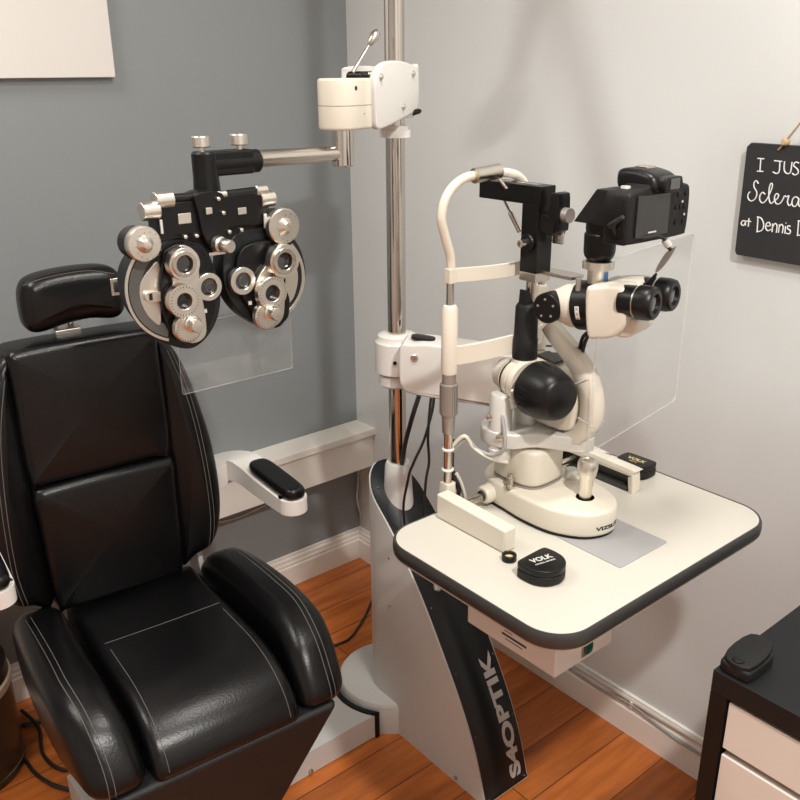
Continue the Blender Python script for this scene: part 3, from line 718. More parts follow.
# small things on the table
def lens_case(loc, rz, label, txt, sub, tmat, rot_t):
    g = thing('lens_case', loc, label, 'lens case', rz, 'lens cases')
    pts = [(-.028, .0235), (-.014, .0245), (.014, .0245), (.028, .0235), (.0325, .018), (.0335, .0), (.030, -.015), (.019, -.028), (0, -.034), (-.019, -.028), (-.030, -.015), (-.0335, .0), (-.0325, .018)]
    b = MB(); b.pillow(pts, lambda u, v, w: Vector((u, v, .0075+w)), .0070, .002, 3, sub=4); b.build('case_base', 'blackmat', g, local=True)
    b = MB(); b.pillow(pts, lambda u, v, w: Vector((u, v, .0205+w)), .0050, .002, 3, sub=4); b = b.build('case_lid', 'black', g, local=True)
    rm = Matrix.Rotation(rot_t, 3, 'Z')
    def tf(ox, oy):
        return lambda x, y, d: rm@Vector((x+ox, y+oy, 0))+Vector((0, 0, .0255+d))
    text_mesh(txt, .014, tf(0, .004), depth=.0002, bold=.0005).build('lettering', tmat, b, local=True)
    text_mesh(sub, .0042, tf(0, -.0065), depth=.0002, bold=.0001).build('small_lettering', tmat, b, local=True)
    return g
lens_case(PZ(542, 575, TZ)+Vector((0, 0, .0003)), R(2), 'black lens case with silver lettering at the near left of the table', 'VOLK', 'DOUBLE ASPHERIC', 'lettersil', R(-14))
lens_case(PZ(634, 473, TZ)+Vector((0, 0, .0003)), R(-88), 'black lens case with gold lettering at the far right table edge', 'VOLK', 'DIGITAL', 'lettergold', 0)
lc = PZ(509, 560, TZ)
g = thing('condensing_lens', lc, 'tiny round black-rimmed lens lying beside the silver-lettered case', 'lens')
mb = MB(); mb.ring(lc+Vector((0, 0, .0005)), (0, 0, 1), .0115, .0075, .010); mb.build('rim', 'black', g)
mb = MB(); mb.lathe(lc, (0, 0, 1), [(.003, .0075), (.006, .0068), (.0085, .0001)], 24); mb.build('glass', 'lensyel', g)

# ================================================================== SLIT LAMP
AX = -.48
g = thing('slit_lamp', (AX, -1.16, TZ), 'cream slit lamp microscope with black lamp housing standing on the instrument table', 'slit lamp')
sl = g
# rail covers (left solid, right open arch)
mb = MB(); mb.prism([(-.631, y, TZ+.0005+z) for y, z in ((-1.072, 0), (-1.072, .044), (-1.228, .039), (-1.228, 0))], (.026, 0, 0)); mb.build('rail_cover', 'cream', sl, bevel=.003)
mb = MB(); x = -.302
mb.pillow([(-1.045, .030), (-1.045, .044), (-1.05, .047), (-1.222, .045), (-1.230, .038), (-1.233, .0), (-1.224, .0), (-1.220, .028), (-1.214, .031), (-1.05, .031)], lambda u, v, w: Vector((x+w, u, TZ+.0005+v)), .011, .002, 2, sub=2)
mb.build('rail_cover', 'cream', sl)
mb = MB(); mb.box((x+.006, -1.13, TZ+.0155), (.006, .18, .029)); mb.box((x-.003, -1.13, TZ+.005), (.012, .18, .009)); mb.build('rail', 'greydark', sl)
mb = MB(); mb.box((-.30, -1.05, TZ+.02), (.03, .02, .038)); mb.build('rail_end', 'black', sl, bevel=.002)
# cross rod
q0 = PZ(443, 505, TZ+.02)
mb = MB(); mb.cyl((-.66+.03, -1.095, TZ+.020), (-.285, -1.095, TZ+.020), .007, n=20); mb.build('cross_rod', 'chrome', sl)
# base outline (x,y)
bo = [(-.525, -1.085), (-.532, -1.13), (-.537, -1.18), (-.532, -1.235), (-.510, -1.277), (-.480, -1.296), (-.448, -1.297), (-.420, -1.276), (-.404, -1.242), (-.398, -1.20), (-.398, -1.14), (-.402, -1.085), (-.42, -1.055), (-.46, -1.045), (-.50, -1.055)]
mb = MB(); mb.pillow(bo, lambda u, v, w: Vector((u, v, TZ+.026+w)), .022, .007, 4, sub=4)
bs = mb.build('base', 'cream', sl)
mb = MB(); mb.prism([Vector((-.467+(p[0]+.467)*.975, -1.17+(p[1]+1.17)*.975, TZ+.001)) for p in smooth_path([(a, b, 0) for a, b in bo], 4, True)], (0, 0, .006)); mb.build('base_skirt', 'black', bs)
# axle boss, left of base
mb = MB(); mb.lathe((-.547, -1.095, TZ+.022), (1, 0, 0), [(0, .013), (.004, .016), (.04, .018)], 28); mb.build('axle_boss', 'cream', bs)
mb = MB(); mb.lathe((-.5475, -1.095, TZ+.022), (-1, 0, 0), [(0, .0095), (.002, .009)], 20); mb.build('axle_ring', 'greydark', bs)
# lettering round the nose of the base
no = smooth_path([(a, b, 0) for a, b in bo], 12, True)
cum = [0]
for a, b in zip(no, no[1:]): cum.append(cum[-1]+(b-a).length)
def on_base(s_, h, d):
    i = 0
    while i < len(cum)-2 and cum[i+1] < s_: i += 1
    t = (s_-cum[i])/(cum[i+1]-cum[i]); p = no[i].lerp(no[i+1], t); dr = (no[i+1]-no[i]).normalized(); nn = Vector((dr.y, -dr.x, 0))
    if nn.dot(p-Vector((-.467, -1.17, 0))) < 0: nn = -nn
    return Vector((p.x, p.y, h))+nn*(.0002+d)
ss = min(range(len(no)), key=lambda i: (no[i]-Vector((-.456, -1.298, 0))).length)
text_mesh('VIZSLIT', .011, lambda x, y, d: on_base(cum[ss]-.010+x*1.35, TZ+.019+y*.8, d), depth=.0004, bold=.0004).build('lettering', 'letterblk', bs)
# thumb screw on base
q = PZ(510, 487, TZ+.048)
mb = MB(); mb.lathe(Vector((q.x, q.y, TZ+.046)), (0, 0, 1), [(0, .009), (.006, .009), (.007, .006), (.020, .006), (.021, .0045), (.026, .0045)], 20); mb.build('lock_screw', 'steel', bs)
# joystick
q = PZ(585, 497, TZ+.048); jt = PX(587, 458, q.x)
q = Vector((q.x, q.y, TZ+.047))
mb = MB(); mb.ring(q+Vector((0, 0, -.001)), (0, 0, 1), .016, .010, .002); mb.cyl(q+Vector((0, 0, -.002)), q+Vector((0, 0, .001)), .012, n=24); mb.build('joystick_gasket', 'greydark', bs)
ja = Vector((.02, .0, 1))
mb = MB(); mb.lathe(q, ja, [(0, .010), (.036, .0115), (.040, .0145), (.052, .0165), (.062, .0165), (.067, .0145), (.0675, .010), (.066, .009), (.066, .001)], 32); mb.build('joystick', 'silver', sl)
q = PZ(571, 478, TZ+.048); mb = MB(); mb.cyl(Vector((q.x, q.y, TZ+.046)), Vector((q.x, q.y, TZ+.066)), .010, n=24, bev=.001); mb.build('focus_knob', 'satin', bs)
# second tier block
b2 = [(-.505, -1.085), (-.512, -1.12), (-.51, -1.155), (-.495, -1.175), (-.46, -1.178), (-.43, -1.172), (-.42, -1.15), (-.42, -1.10), (-.43, -1.075), (-.47, -1.068)]
mb = MB(); mb.pillow(b2, lambda u, v, w: Vector((u-.005, v, TZ+.083+w)), .033, .009, 4, sub=4); t2 = mb.build('upper_housing', 'cream', sl)
mb = MB(); mb.pillow(b2, lambda u, v, w: Vector((u-.005, v, TZ+.0485+w)), .0025, .001, 2, sub=4); mb.build('housing_gasket', 'taupe', t2)
# pivot plate (grey lever arms)
mb = MB()
pv = [(-.545, -1.085), (-.55, -1.12), (-.535, -1.15), (-.50, -1.17), (-.47, -1.22), (-.455, -1.235), (-.435, -1.235), (-.42, -1.20), (-.42, -1.13), (-.43, -1.09), (-.46, -1.07), (-.51, -1.065)]
mb.pillow(pv, lambda u, v, w: Vector((u, v, .935+w)), .0135, .004, 3, sub=4); pvp = mb.build('pivot_plate', 'satin', sl)
for a, b in ((540, 427), (545, 428)): 
    pass
mb = MB(); mb.cyl((-.474, -1.12, .945), (-.474, -1.12, 1.03), .020, n=32); mb.build('pivot_column', 'satin', sl)
# patient side cylinder
pc = PX(500, 430, -.53); 
mb = MB(); mb.lathe(Vector((-.53, pc.y, 0)), (0, 0, 1), [(.895, .019), (.897, .020), (.915, .020), (.916, .019), (1.003, .019), (1.009, .016), (1.010, .001)], 32); cyl2 = mb.build('prism_cylinder', 'satin', sl)
for a, b in ((490, 417), (500, 437)):
    q = PX(a, b, -.548); mb = MB(); mb.lathe(q, (-.8, -.5, 0), [(-.006, .006), (.003, .006), (.004, .004)], 16); mb.build('adjust_screw', 'steel', cyl2)
# knurled side knob under the lamp
q = PX(509, 404, -.53); mb = MB(); mb.cyl(q, q+Vector((.035, -.004, .006)), .0095, n=28, bev=.001); mb.build('tilt_knob', 'satin', sl)
# lamp body : white drum + black cap, axis towards examiner
lx = -.495
la = PX(515, 377, lx); lb_ = PX(553, 391, lx); lax = (lb_-la).normalized(); lax = Vector((-.18, -1, -.02)).normalized()
mb = MB(); mb.lathe(la-lax*.010, lax, [(-.022, .020), (-.018, .026), (.006, .031), (.007, .029), (.014, .029), (.015, .033), (.028, .0345), (.029, .031), (.033, .031), (.034, .036), (.048, .037)], 48); lh = mb.build('lamp_housing', 'cream', sl)
mb = MB(); mb.ring(la-lax*.003, lax, .0305, .027, .003); mb.build('housing_groove', 'black', lh)
cap0 = la+lax*.053
mb = MB(); mb.lathe(cap0, lax, [(0, .038), (.003, .0445), (.010, .0455), (.03, .044), (.050, .039), (.062, .0345), (.067, .028), (.068, .001)], 56); cap = mb.build('lamp_cap', 'black', lh)
lu = lax.cross(Vector((0, 0, 1))).normalized(); lv_ = lu.cross(lax).normalized()
for an in (78, 93, 16, -3, -22):
    a = R(an); d = (lu*math.cos(a)+lv_*math.sin(a))
    mb = MB(); mb.bar(cap0+lax*.012+d*.0455, cap0+lax*.030+d*.0440, .003, .0016, up=d); mb.build('cooling_vent', 'blackmat', cap)
q = PX(516, 372, lx); mb = MB(); mb.lathe(cap0+lu*.037-lax*.003, lu, [(0, .003), (.006, .003), (.008, .001)], 12); mb.build('cap_screw', 'cream', lh)
# illumination tower (black grip)
tw = PX(523.5, 345, lx)
tx, ty = lx+.004, tw.y
mb = MB(); mb.lathe((tx, ty, 0), (0, 0, 1), [(1.063, .019), (1.066, .0205), (1.097, .0200), (1.100, .0190), (1.150, .0180), (1.155, .015), (1.155, .001)], 36)
twr = mb.build('illumination_tower', 'blackmat', sl)
q0 = PX(519, 300, tx)
mb = MB(); mb.prism([(tx-.012, ty-.004, 1.153), (tx+.012, ty-.004, 1.153), (tx-.001, ty-.004, 1.176), (tx-.010, ty-.004, 1.178)], (0, .012, 0)); mb.build('mirror_holder', 'blackmat', twr, bevel=.001)
mb = MB(); mb.cyl((tx, ty, 1.03), (tx, ty, 1.07), .026, .019, n=32); mb.build('tower_neck', 'cream', sl)
# rear bracket of illumination (cream, with screws)
q = PX(575, 352, -.44)
mb = MB(); mb.pillow([(-1.105, .985), (-1.10, 1.045), (-1.115, 1.062), (-1.17, 1.055), (-1.215, 1.03), (-1.22, .985), (-1.205, .955), (-1.13, .955)], lambda u, v, w: Vector((-.452+w, u, v)), .022, .006, 3, sub=4); lbk = mb.build('support_bracket', 'cream', sl)
mb = MB(); mb.box((-.452, -1.15, 1.0625), (.03, .04, .004), mat3=Matrix.Rotation(R(6), 3, 'X')); pq = mb.build('bracket_plate', 'greydark', lbk, bevel=.001)
# ---- microscope
TH, PH = R(10), R(8)
ma = Vector((math.sin(TH)*math.cos(PH), -math.cos(TH)*math.cos(PH), math.sin(PH)))
ms = Vector((math.cos(TH), math.sin(TH), 0)); mu = ms.cross(ma)
if mu.z < 0: mu = -mu
MC = PX(584, 305, -.472)
def mp_(a, s_, u_): return MC+ma*a+ms*s_+mu*u_
# silver bracket strip above body
mb = MB(); mb.box(Vector((-.468, -1.16, 1.206)), (.03, .09, .006), rz=0); mb.build('top_rail', 'steel', sl, bevel=.001)
mb = MB(); mb.lathe(mp_(-.066, 0, 0), ma, [(0, .016), (.002, .019), (.02, .024), (.045, .034), (.060, .0345), (.062, .033)], 48); mbody = mb.build('microscope_body', 'cream', sl)
mb = MB(); mb.lathe(mp_(-.044, -.031, .001), -ms, [(-.020, .023), (.004, .0235), (.006, .022), (.0065, .001)], 40); md = mb.build('magnification_dial', 'black', mbody)
for k in range(5):
    a = 2*PI*k/5+.3; q = mp_(-.044, -.0375, .001)+ma*.014*math.cos(a)+mu*.014*math.sin(a); mb = MB(); mb.lathe(q, -ms, [(0, .002), (.0012, .0018)], 10); mb.build('dial_dot', 'silver', md)
mb = MB(); mb.lathe(mp_(-.005, 0, 0), ma, [(0, .036), (.001, .0375), (.028, .0375), (.029, .036)], 48); rg = mb.build('beam_splitter', 'black', mbody)
mb = MB(); mb.lathe(mp_(.024, 0, 0), ma, [(0, .0335), (.006, .0335)], 48); mb.build('splitter_ring', 'silver', mbody)
# label on ring
def on_ring(x, y, d, a0=None):
    an = PI+.12-y/.0375
    return mp_(.009+x, 0, 0)+(ms*math.cos(an)+mu*math.sin(an))*(.0377+d)
mb = MB()
for k in range(8):
    y0_, y1_ = -.010+k*.0025, -.0075+k*.0025
    v = mb.verts([on_ring(-.0035, y0_, .0003), on_ring(.0035, y0_, .0003), on_ring(.0035, y1_, .0003), on_ring(-.0035, y1_, .0003)]); mb.face(v)
lab = mb.build('maker_label', 'board', mbody)
mb = MB()
for k, wdt in ((0, .005), (2, .003), (3, .003), (5, .004), (6, .004)):
    y0_ = -.0085+k*.0026
    v = mb.verts([on_ring(-wdt/2, y0_, .0006), on_ring(wdt/2, y0_, .0006), on_ring(wdt/2, y0_+.001, .0006), on_ring(-wdt/2, y0_+.001, .0006)]); mb.face(v)
mb.build('label_print', 'letterblk', lab)
# binocular head
bh = [(-.036, -.030), (-.036, .020), (-.022, .030), (.022, .030), (.036, .020), (.036, -.030), (.018, -.040), (-.018, -.040)]
mb = MB()
for sx in (-1, 1):
    mb.pillow([(.028, -.034), (.030, .030), (.045, .037), (.072, .038), (.090, .033), (.094, .008), (.088, -.018), (.070, -.036), (.045, -.040)], lambda u, v, w: mp_(u, sx*.024+w*1.0, v), .024, .006, 4, sub=4)
bn = mb.build('binocular_head', 'cream', sl)
mb = MB(); mb.pillow([(.055, -.022), (.066, -.034), (.085, -.034), (.098, -.022), (.098, -.008), (.085, -.002), (.06, -.006)], lambda u, v, w: mp_(u, w, v-.006), .030, .006, 4, sub=4); mb.build('binocular_bridge', 'cream', bn)
for sx in (-1, 1):
    ea = (ma-Vector((0, 0, .10))).normalized()
    o = mp_(.080, sx*.031, .015)
    mb = MB(); mb.lathe(o, ea, [(0, .0215), (.003, .0225), (.022, .0225), (.023, .021), (.025, .021), (.026, .0245), (.040, .0245), (.048, .0225), (.050, .020), (.050, .014), (.046, .0125), (.046, .001)], 40); ep = mb.build('eyepiece', 'black', bn)
    mb = MB(); mb.ring(o+ea*.0215, ea, .0228, .020, .0022); mb.build('diopter_ring', 'silver', ep)
    mb = MB(); mb.lathe(o+ea*.0462, ea, [(0, .0120), (.001, .009), (.0014, .0001)], 24); mb.build('ocular_glass', 'glassblk', ep)
# curved arm of the microscope
def armprof():
    return [(550, 325), (557, 335), (571, 352), (584, 372), (591, 392), (592, 412), (588, 426), (577, 436), (558, 439)]
cpts = [PX(a, b, -.455) for a, b in armprof()]
cpts = smooth_path(cpts, 8)
mb = MB(); rings = []
for i, p in enumerate(cpts):
    d = (cpts[min(i+1, len(cpts)-1)]-cpts[max(i-1, 0)]).normalized(); nn = Vector((1, 0, 0)).cross(d).normalized()
    t = i/(len(cpts)-1); w = .013+.004*t; h = .012+.004*math.sin(PI*t)
    rings.append(mb.verts([p+Vector((1, 0, 0))*w*a+nn*h*b for a, b in ((-1, -.7), (-.7, -1), (.7, -1), (1, -.7), (1, .7), (.7, 1), (-.7, 1), (-1, .7))]))
for a, b in zip(rings, rings[1:]):
    for i in range(8): mb.face((a[i], a[(i+1) % 8], b[(i+1) % 8], b[i]))
mb.face(rings[0]); mb.face(rings[-1])
ca = mb.build('microscope_arm', 'cream', sl, angle=60)
for fi in (.42, .68):
    p = cpts[int(fi*len(cpts))]; d = (cpts[int(fi*len(cpts))+1]-p).normalized(); nn = Vector((1, 0, 0)).cross(d).normalized()
    mb = MB(); mb.box(p, (.0325, .0285, .0022), mat3=Matrix((Vector((1, 0, 0)), nn, d)).transposed()); mb.build('arm_joint', 'white', ca, bevel=.0008)
mb = MB(); q = PX(606, 322, -.455)
mb.tube([mp_(.01, -.0, -.034), PX(593, 332, -.455), PX(587, 338, -.455), PX(583, 350, -.45), PX(582, 362, -.44)], .003, 8); mb.tube([mp_(.006, -.0, -.034), PX(589, 331, -.455), PX(583, 337, -.455), PX(580, 348, -.45), PX(579, 360, -.44)], .003, 8); mb.build('lamp_cable', 'cable', sl)
# vertical camera port
vt = Vector((MC.x+.004, MC.y-.018, 0)); zc = MC.z-.003
v0 = PX(600, 268, vt.x)
mb = MB(); mb.lathe((vt.x, vt.y, 0), (0, 0, 1), [(zc+.028, .015), (zc+.061, .015), (zc+.062, .0235), (zc+.073, .0235), (zc+.074, .018)], 36); cp = mb.build('camera_port', 'silver', sl)
mb = MB(); mb.box(Vector((vt.x, vt.y-.0153, zc+.047)), (.008, .002, .022)); mb.build('port_window', 'lensblue', cp, bevel=.0005)
mb = MB(); mb.cyl(Vector((vt.x-.028, vt.y+.012, zc+.030)), Vector((vt.x-.028, vt.y+.012, zc+.048)), .004, n=16); mb.build('port_pin', 'taupe', cp)
mb = MB(); mb.lathe((vt.x, vt.y, 0), (0, 0, 1), [(zc+.073, .016), (zc+.080, .0215), (zc+.086, .023), (zc+.112, .0235), (zc+.114, .0215), (zc+.118, .0215), (zc+.119, .022), (zc+.135, .022)], 40); ct = mb.build('camera_adapter', 'black', sl)
# wedge mirror box : horizontal towards the camera
zb = zc+.128; z1 = zc+.178
mb = MB(); wy = vt.y
mb.prism([(vt.x-.022, wy+.034, zb), (vt.x-.022, wy-.026, zb), (vt.x-.022, wy-.026, z1), (vt.x-.022, wy-.004, z1)], (.044, 0, 0)); mb.build('mirror_box', 'blackmat', ct, bevel=.0015)
CYF = wy-.026     # camera mount plane
mb = MB(); mb.lathe((vt.x, CYF, (zb+z1)/2-.0), (0, -1, 0), [(0, .0235), (.008, .026), (.020, .028)], 36); mb.build('camera_mount', 'blackmat', ct)

# ---- square black column (light accessory)
bx, by = -.478, -1.128
zlo = 1.20; zhi = 1.335
mb = MB(); mb.box((bx, by, (zlo+zhi)/2-.0105), (.034, .034, zhi-zlo-.031)); bc = mb.build('square_column', 'blacksat', sl, bevel=.0008)
mb = MB(); mb.box((bx, by, zlo-.002), (.0345, .0345, .014)); mb.build('column_foot', 'steel', sl, bevel=.001)
mb = MB(); mb.cyl((bx-.002, by+.004, zlo-.01), (bx-.002, by+.006, 1.15), .008, n=20); mb.build('column_pin', 'steel', sl)
mb = MB(); mb.box((bx, by+.046, zhi-.012), (.034, .130, .028)); tb = mb.build('top_beam', 'blacksat', sl, bevel=.0008)
mb = MB(); mb.box((bx+.002, by+.045, zhi+.0018), (.012, .09, .0012)); mb.build('beam_strip', 'chrome', tb)
mb = MB()
for sx, L1, m_n in ((-1, .014, 'a'), (1, .014, 'b')):
    mb = MB(); mb.lathe((bx+sx*.017, by, zlo+.052), (sx, 0, 0), [(0, .013), (.004, .0135), (.006, .012)], 32); dk = mb.build('clamp_dial', 'black', bc)
    mb = MB(); mb.lathe((bx+sx*.023, by, zlo+.052), (sx, 0, 0), [(0, .006), (.014, .006), (.015, .005), (.015, .003), (.012, .003)], 24); mb.build('clamp_knob', 'steel', dk)
# side bracket
mb = MB(); mb.bar((bx+.0, by-.017, zlo+.085), (bx+.0, by-.046, zlo+.078), .03, .024)
mb.pillow([(-.030, -.024), (-.030, .018), (-.034, .024), (-.044, .024), (-.048, .018), (-.048, -.024)], lambda u, v, w: Vector((bx+w, by+u-.004, zlo+.102+v*1.15)), .013, .002, 2, sub=2)
sb = mb.build('side_bracket', 'blacksat', sl)
mb = MB(); mb.cyl((bx, by-.052, zlo+.098), (bx, by-.064, zlo+.098), .011, n=24); mb.build('bracket_knob', 'taupe', sb)
mb = MB(); mb.box((bx+.01, by-.035, zlo+.062), (.006, .02, .022)); mb.build('bracket_clip', 'steel', sb, bevel=.002)
# swing lever under beam
mb = MB(); l0 = Vector((bx+.0, by+.075, zhi-.024)); l1 = PX(520, 232, bx+.01)
mb.tube([l0, l0.lerp(l1, .4), l0.lerp(l1, .45), l1], lambda t: .002 if t < .42 else .0042, 10, smooth=False); mb.build('filter_lever', 'steel', sl)

# ---- chin rest
CY = -1.062; xl, xr = -.597, -.385
def chz(px_, py_): return PY(px_, py_, CY)
cr = MB()
for xx in (xl, xr):
    mb = MB(); mb.pillow([(-.010, 0), (.010, 0), (.010, .045), (.008, .05), (-.008, .05), (-.010, .045)], lambda u, v, w: Vector((xx+u, CY+w, TZ+.001+v)), .010, .002, 2, sub=2); ft_ = mb.build('chin_rest_foot', 'cream', sl)
    z = TZ+.05
    mb = MB(); mb.cyl((xx, CY, z-.002), (xx, CY, z+.10), .0075, n=24); po = mb.build('chin_rest_post', 'chrome', sl)
    mb = MB(); mb.lathe((xx, CY, 0), (0, 0, 1), [(z+.090, .0085), (z+.094, .0105), (z+.124, .0115), (z+.1245, .0142), (z+.177, .0142), (z+.178, .0115), (z+.200, .0115)], 32); mb.build('height_wheel', 'taupe', po)
    mb = MB()
    for k in range(24):
        a = 2*PI*k/24; mb.box((xx+.0143*math.cos(a), CY+.0147*math.sin(a), z+.151), (.0012, .0016, .05), rz=a)
    mb.build('wheel_ribs', 'taupe', po)
    mb = MB(); mb.lathe((xx, CY, 0), (0, 0, 1), [(z+.195, .0125), (z+.203, .0135), (1.152, .0125), (1.157, .010), (1.158, .006)], 32); mb.build('post_sleeve', 'cream', po)
    mb = MB(); mb.cyl((xx, CY, 1.15), (xx, CY, 1.20), .006, n=20); mb.build('upper_rod', 'chrome', po)
# arch
arch = [(xl, CY, 1.195), (xl, CY, 1.230), (xl-.012, CY, 1.265), (xl-.020, CY, 1.295), (xl-.010, CY, 1.325), (xl+.018, CY, 1.346), (xl+.060, CY, 1.352), (xr-.095, CY, 1.350), (xr-.062, CY, 1.338), (xr-.042, CY, 1.312), (xr-.032, CY, 1.285), (xr-.015, CY, 1.258), (xr, CY, 1.230), (xr, CY, 1.195)]
mb = MB(); mb.tube(arch, .0072, 14, 8); mb.build('head_arch', 'cream', sl)
# forehead band : curved strip bowed away from patient
def band(z, h, bow, name, th=.004, y0=0):
    mb = MB(); n = 20; A = []; B = []
    for i in range(n+1):
        t = i/n; x = xl+(xr-xl)*t; y = CY+y0-bow*math.sin(PI*t); A.append((x, y)); 
    for (xa, ya) in A: pass
    rows = [mb.verts([(x, y-th/2, z-h/2), (x, y+th/2, z-h/2), (x, y+th/2, z+h/2), (x, y-th/2, z+h/2)]) for x, y in A]
    for a, b in zip(rows, rows[1:]):
        for i in range(4): mb.face((a[i], a[(i+1) % 4], b[(i+1) % 4], b[i]))
    mb.face(rows[0]); mb.face(rows[-1]); return mb.build(name, 'cream', sl, bevel=.0012)
band(1.204, .023, .03, 'forehead_band')
for xx in (xl, xr):
    mb = MB(); mb.box((xx, CY, 1.204), (.0145, .0145, .024)); mb.build('band_clamp', 'cream', sl, bevel=.002)
# chin cup bracket
mb = MB(); n = 24; rows = []
for i in range(n+1):
    t = i/n; x = xl+(xr-xl)*t; y = CY-.004-.045*math.sin(PI*t)**.8; zz_ = 1.075+.012*math.sin(PI*t); h = .031
    rows.append(mb.verts([(x, y-.003, zz_-h/2), (x, y+.003, zz_-h/2), (x, y+.003, zz_+h/2), (x, y-.003, zz_+h/2)]))
for a, b in zip(rows, rows[1:]):
    for i in range(4): mb.face((a[i], a[(i+1) % 4], b[(i+1) % 4], b[i]))
mb.face(rows[0]); mb.face(rows[-1]); mb.build('chin_bracket', 'cream', sl, bevel=.001)
mb = MB(); xm = (xl+xr)/2
mb.pillow([(-.04, .012), (-.038, -.022), (-.015, -.036), (.015, -.036), (.038, -.022), (.04, .012), (.02, .02), (-.02, .02)], lambda u, v, w: Vector((xm+u*.8, CY+v*.7, 1.066+w)), .004, .003, 3, sub=4); mb.build('chin_cup', 'cream', sl)
# fixation cylinder on arch
f0 = PY(474, 176, CY-.004); f1 = PY(499, 171, CY-.004)
mb = MB(); mb.cyl(f0+Vector((0, 0, .0)), f1, .0115, n=32, bev=.0006); fx = mb.build('fixation_tube', 'steel', sl)
mb = MB(); mb.cyl(f1+Vector((-.004, 0, -.008)), f1+Vector((.006, -.012, -.026)), .0025, n=12); mb.build('fixation_stem', 'steel', fx)
# cables from post to housing
mb = MB(); mb.tube([(xl+.010, CY, .905), PX(466, 440, -.575), PX(478, 450, -.56), PX(492, 455, -.55), PX(503, 450, -.545), PX(505, 438, -.543), PX(502, 415, -.54), PX(500, 408, -.535)], .0034, 10); mb.build('lamp_lead', 'cablegrey', sl)
mb = MB(); mb.tube([(xl+.006, CY, .912), PX(464, 436, -.58), PX(474, 448, -.565), PX(490, 458, -.55), PX(507, 462, -.53), (-.515, -1.10, TZ+.082)], .0034, 10); mb.build('lamp_lead', 'cream', sl)
mb = MB()
for z in (.912, .875): mb.lathe((xl, CY, z-.002), (0, 0, 1), [(0, .0095), (.001, .0105), (.003, .0105), (.004, .0095)], 20)
mb.build('cable_tie', 'white', sl)
mb = MB(); mb.tube([(xl+.012, CY+.002, .925), (xl+.013, CY+.004, .87), (xl+.022, CY+.004, .84), (xl+.036, CY+.01, .822), (xl+.045, CY+.02, .806)], .004, 8); mb.tube([(xl+.008, CY-.006, .87), (xl+.014, CY-.008, .85), (xl+.03, CY-.008, .825), (xl+.036, CY-.005, .803)], .003, 8); mb.build('post_lead', 'cable', sl)
mb = MB(); mb.tube([(xl+.010, CY-.010, .868), (xl+.020, CY-.012, .848), (xl+.028, CY-.014, .82), (xl+.030, CY-.01, .804)], .003, 8); mb.build('post_lead', 'cablewhite', sl)

# ---- breath shield of the slit lamp
yw = R(9); sdv = Vector((math.cos(yw), math.sin(yw), 0)); snv = Vector((-math.sin(yw), math.cos(yw), 0))
T0 = PX(603, 262, -.475)
def shield(name, T0, W, Hh, rad, par=None, label=None):
    mb = MB(); pts = []
    for cx, cz, a in ((W-rad, -rad, 0), (rad, -rad, 90), (rad, -Hh+rad, 180), (W-rad, -Hh+rad, 270)):
        for k in range(5): t = R(a+90*k/4); pts.append(T0+sdv*(cx+rad*math.cos(t))+Vector((0, 0, cz+rad*math.sin(t))))
    mb.prism(pts, snv*.0025, mi=0, side_mi=1); return mb.build(name, ['acrylic', 'acrylic_edge'], par)
o = shield('breath_shield', T0, .315, .305, .012); tag(o, 'large clear acrylic breath shield behind the slit lamp eyepieces', 'shield')

# ---- phone-sized camera: DSLR
g = thing('digital_camera', (vt.x, CYF-.05, zb-.04), 'black digital camera with rear screen mounted above the slit lamp eyepieces', 'camera')
kx = vt.x+.006; ky = CYF-.020; kz = (zb+z1)/2-.002
tilt = R(-1)
def kc(u, v, w): return Vector((kx+u*1.07+.004, ky-v, kz+w*.87+.006))      # u right along x, v back towards examiner, w up
# body outline front view (u,w)
body = [(-.064, -.047), (-.066, -.02), (-.066, .02), (-.060, .030), (-.040, .034), (-.024, .038), (-.018, .049), (-.008, .053), (.014, .053), (.024, .049), (.030, .038), (.040, .035), (.060, .032), (.066, .022), (.068, -.01), (.066, -.044), (.058, -.050), (0, -.051), (-.058, -.050)]
mb = MB(); mb.pillow(body, lambda u, v, w: kc(u, .022+w, v), .021, .006, 4, sub=4); kb = mb.build('camera_body', 'blackmat', g)
mb = MB(); mb.pillow([(.040, -.048), (.040, .030), (.055, .033), (.068, .026), (.070, -.01), (.067, -.047)], lambda u, v, w: kc(u, .002+w, v), .024, .009, 4, sub=3); mb.build('hand_grip', 'blackmat', kb)
mb = MB(); mb.lathe(kc(-.005, .003, -.005), (0, 1, 0), [(0, .033), (.01, .031), (.02, .029)], 36); mb.build('lens_mount', 'black', kb)
# flash/prism hump (overhangs the mount)
mb = MB(); mb.pillow([(-.012, .026), (-.018, .046), (-.012, .058), (.012, .060), (.034, .056), (.046, .048), (.048, .028), (.02, .022)], lambda u, v, w: kc(.002+w, u, v), .026, .010, 4, sub=4); hm = mb.build('prism_hump', 'black', kb)
mb = MB(); mb.box(kc(.002, .012, .0605), (.020, .020, .004)); mb.build('hot_shoe', 'steel', hm, bevel=.001)
mb = MB(); mb.pillow([(-.018, .028), (-.018, .046), (-.012, .050), (.012, .050), (.018, .046), (.018, .028)], lambda u, v, w: kc(u+.004, .050+w, v), .009, .003, 3, sub=2); ec = mb.build('eyecup', 'black', kb)
mb = MB(); mb.box(kc(.004, .0595, .039), (.022, .002, .014)); mb.build('viewfinder_glass', 'glassblk', ec, bevel=.001)
mb = MB(); mb.box(kc(-.017, .0440, -.008), (.074, .004, .056)); scn = mb.build('rear_screen', 'lcd', kb, bevel=.001)
mb = MB(); mb.box(kc(-.017, .0463, -.034), (.018, .0004, .0022)); mb.build('screen_lettering', 'satin', scn)
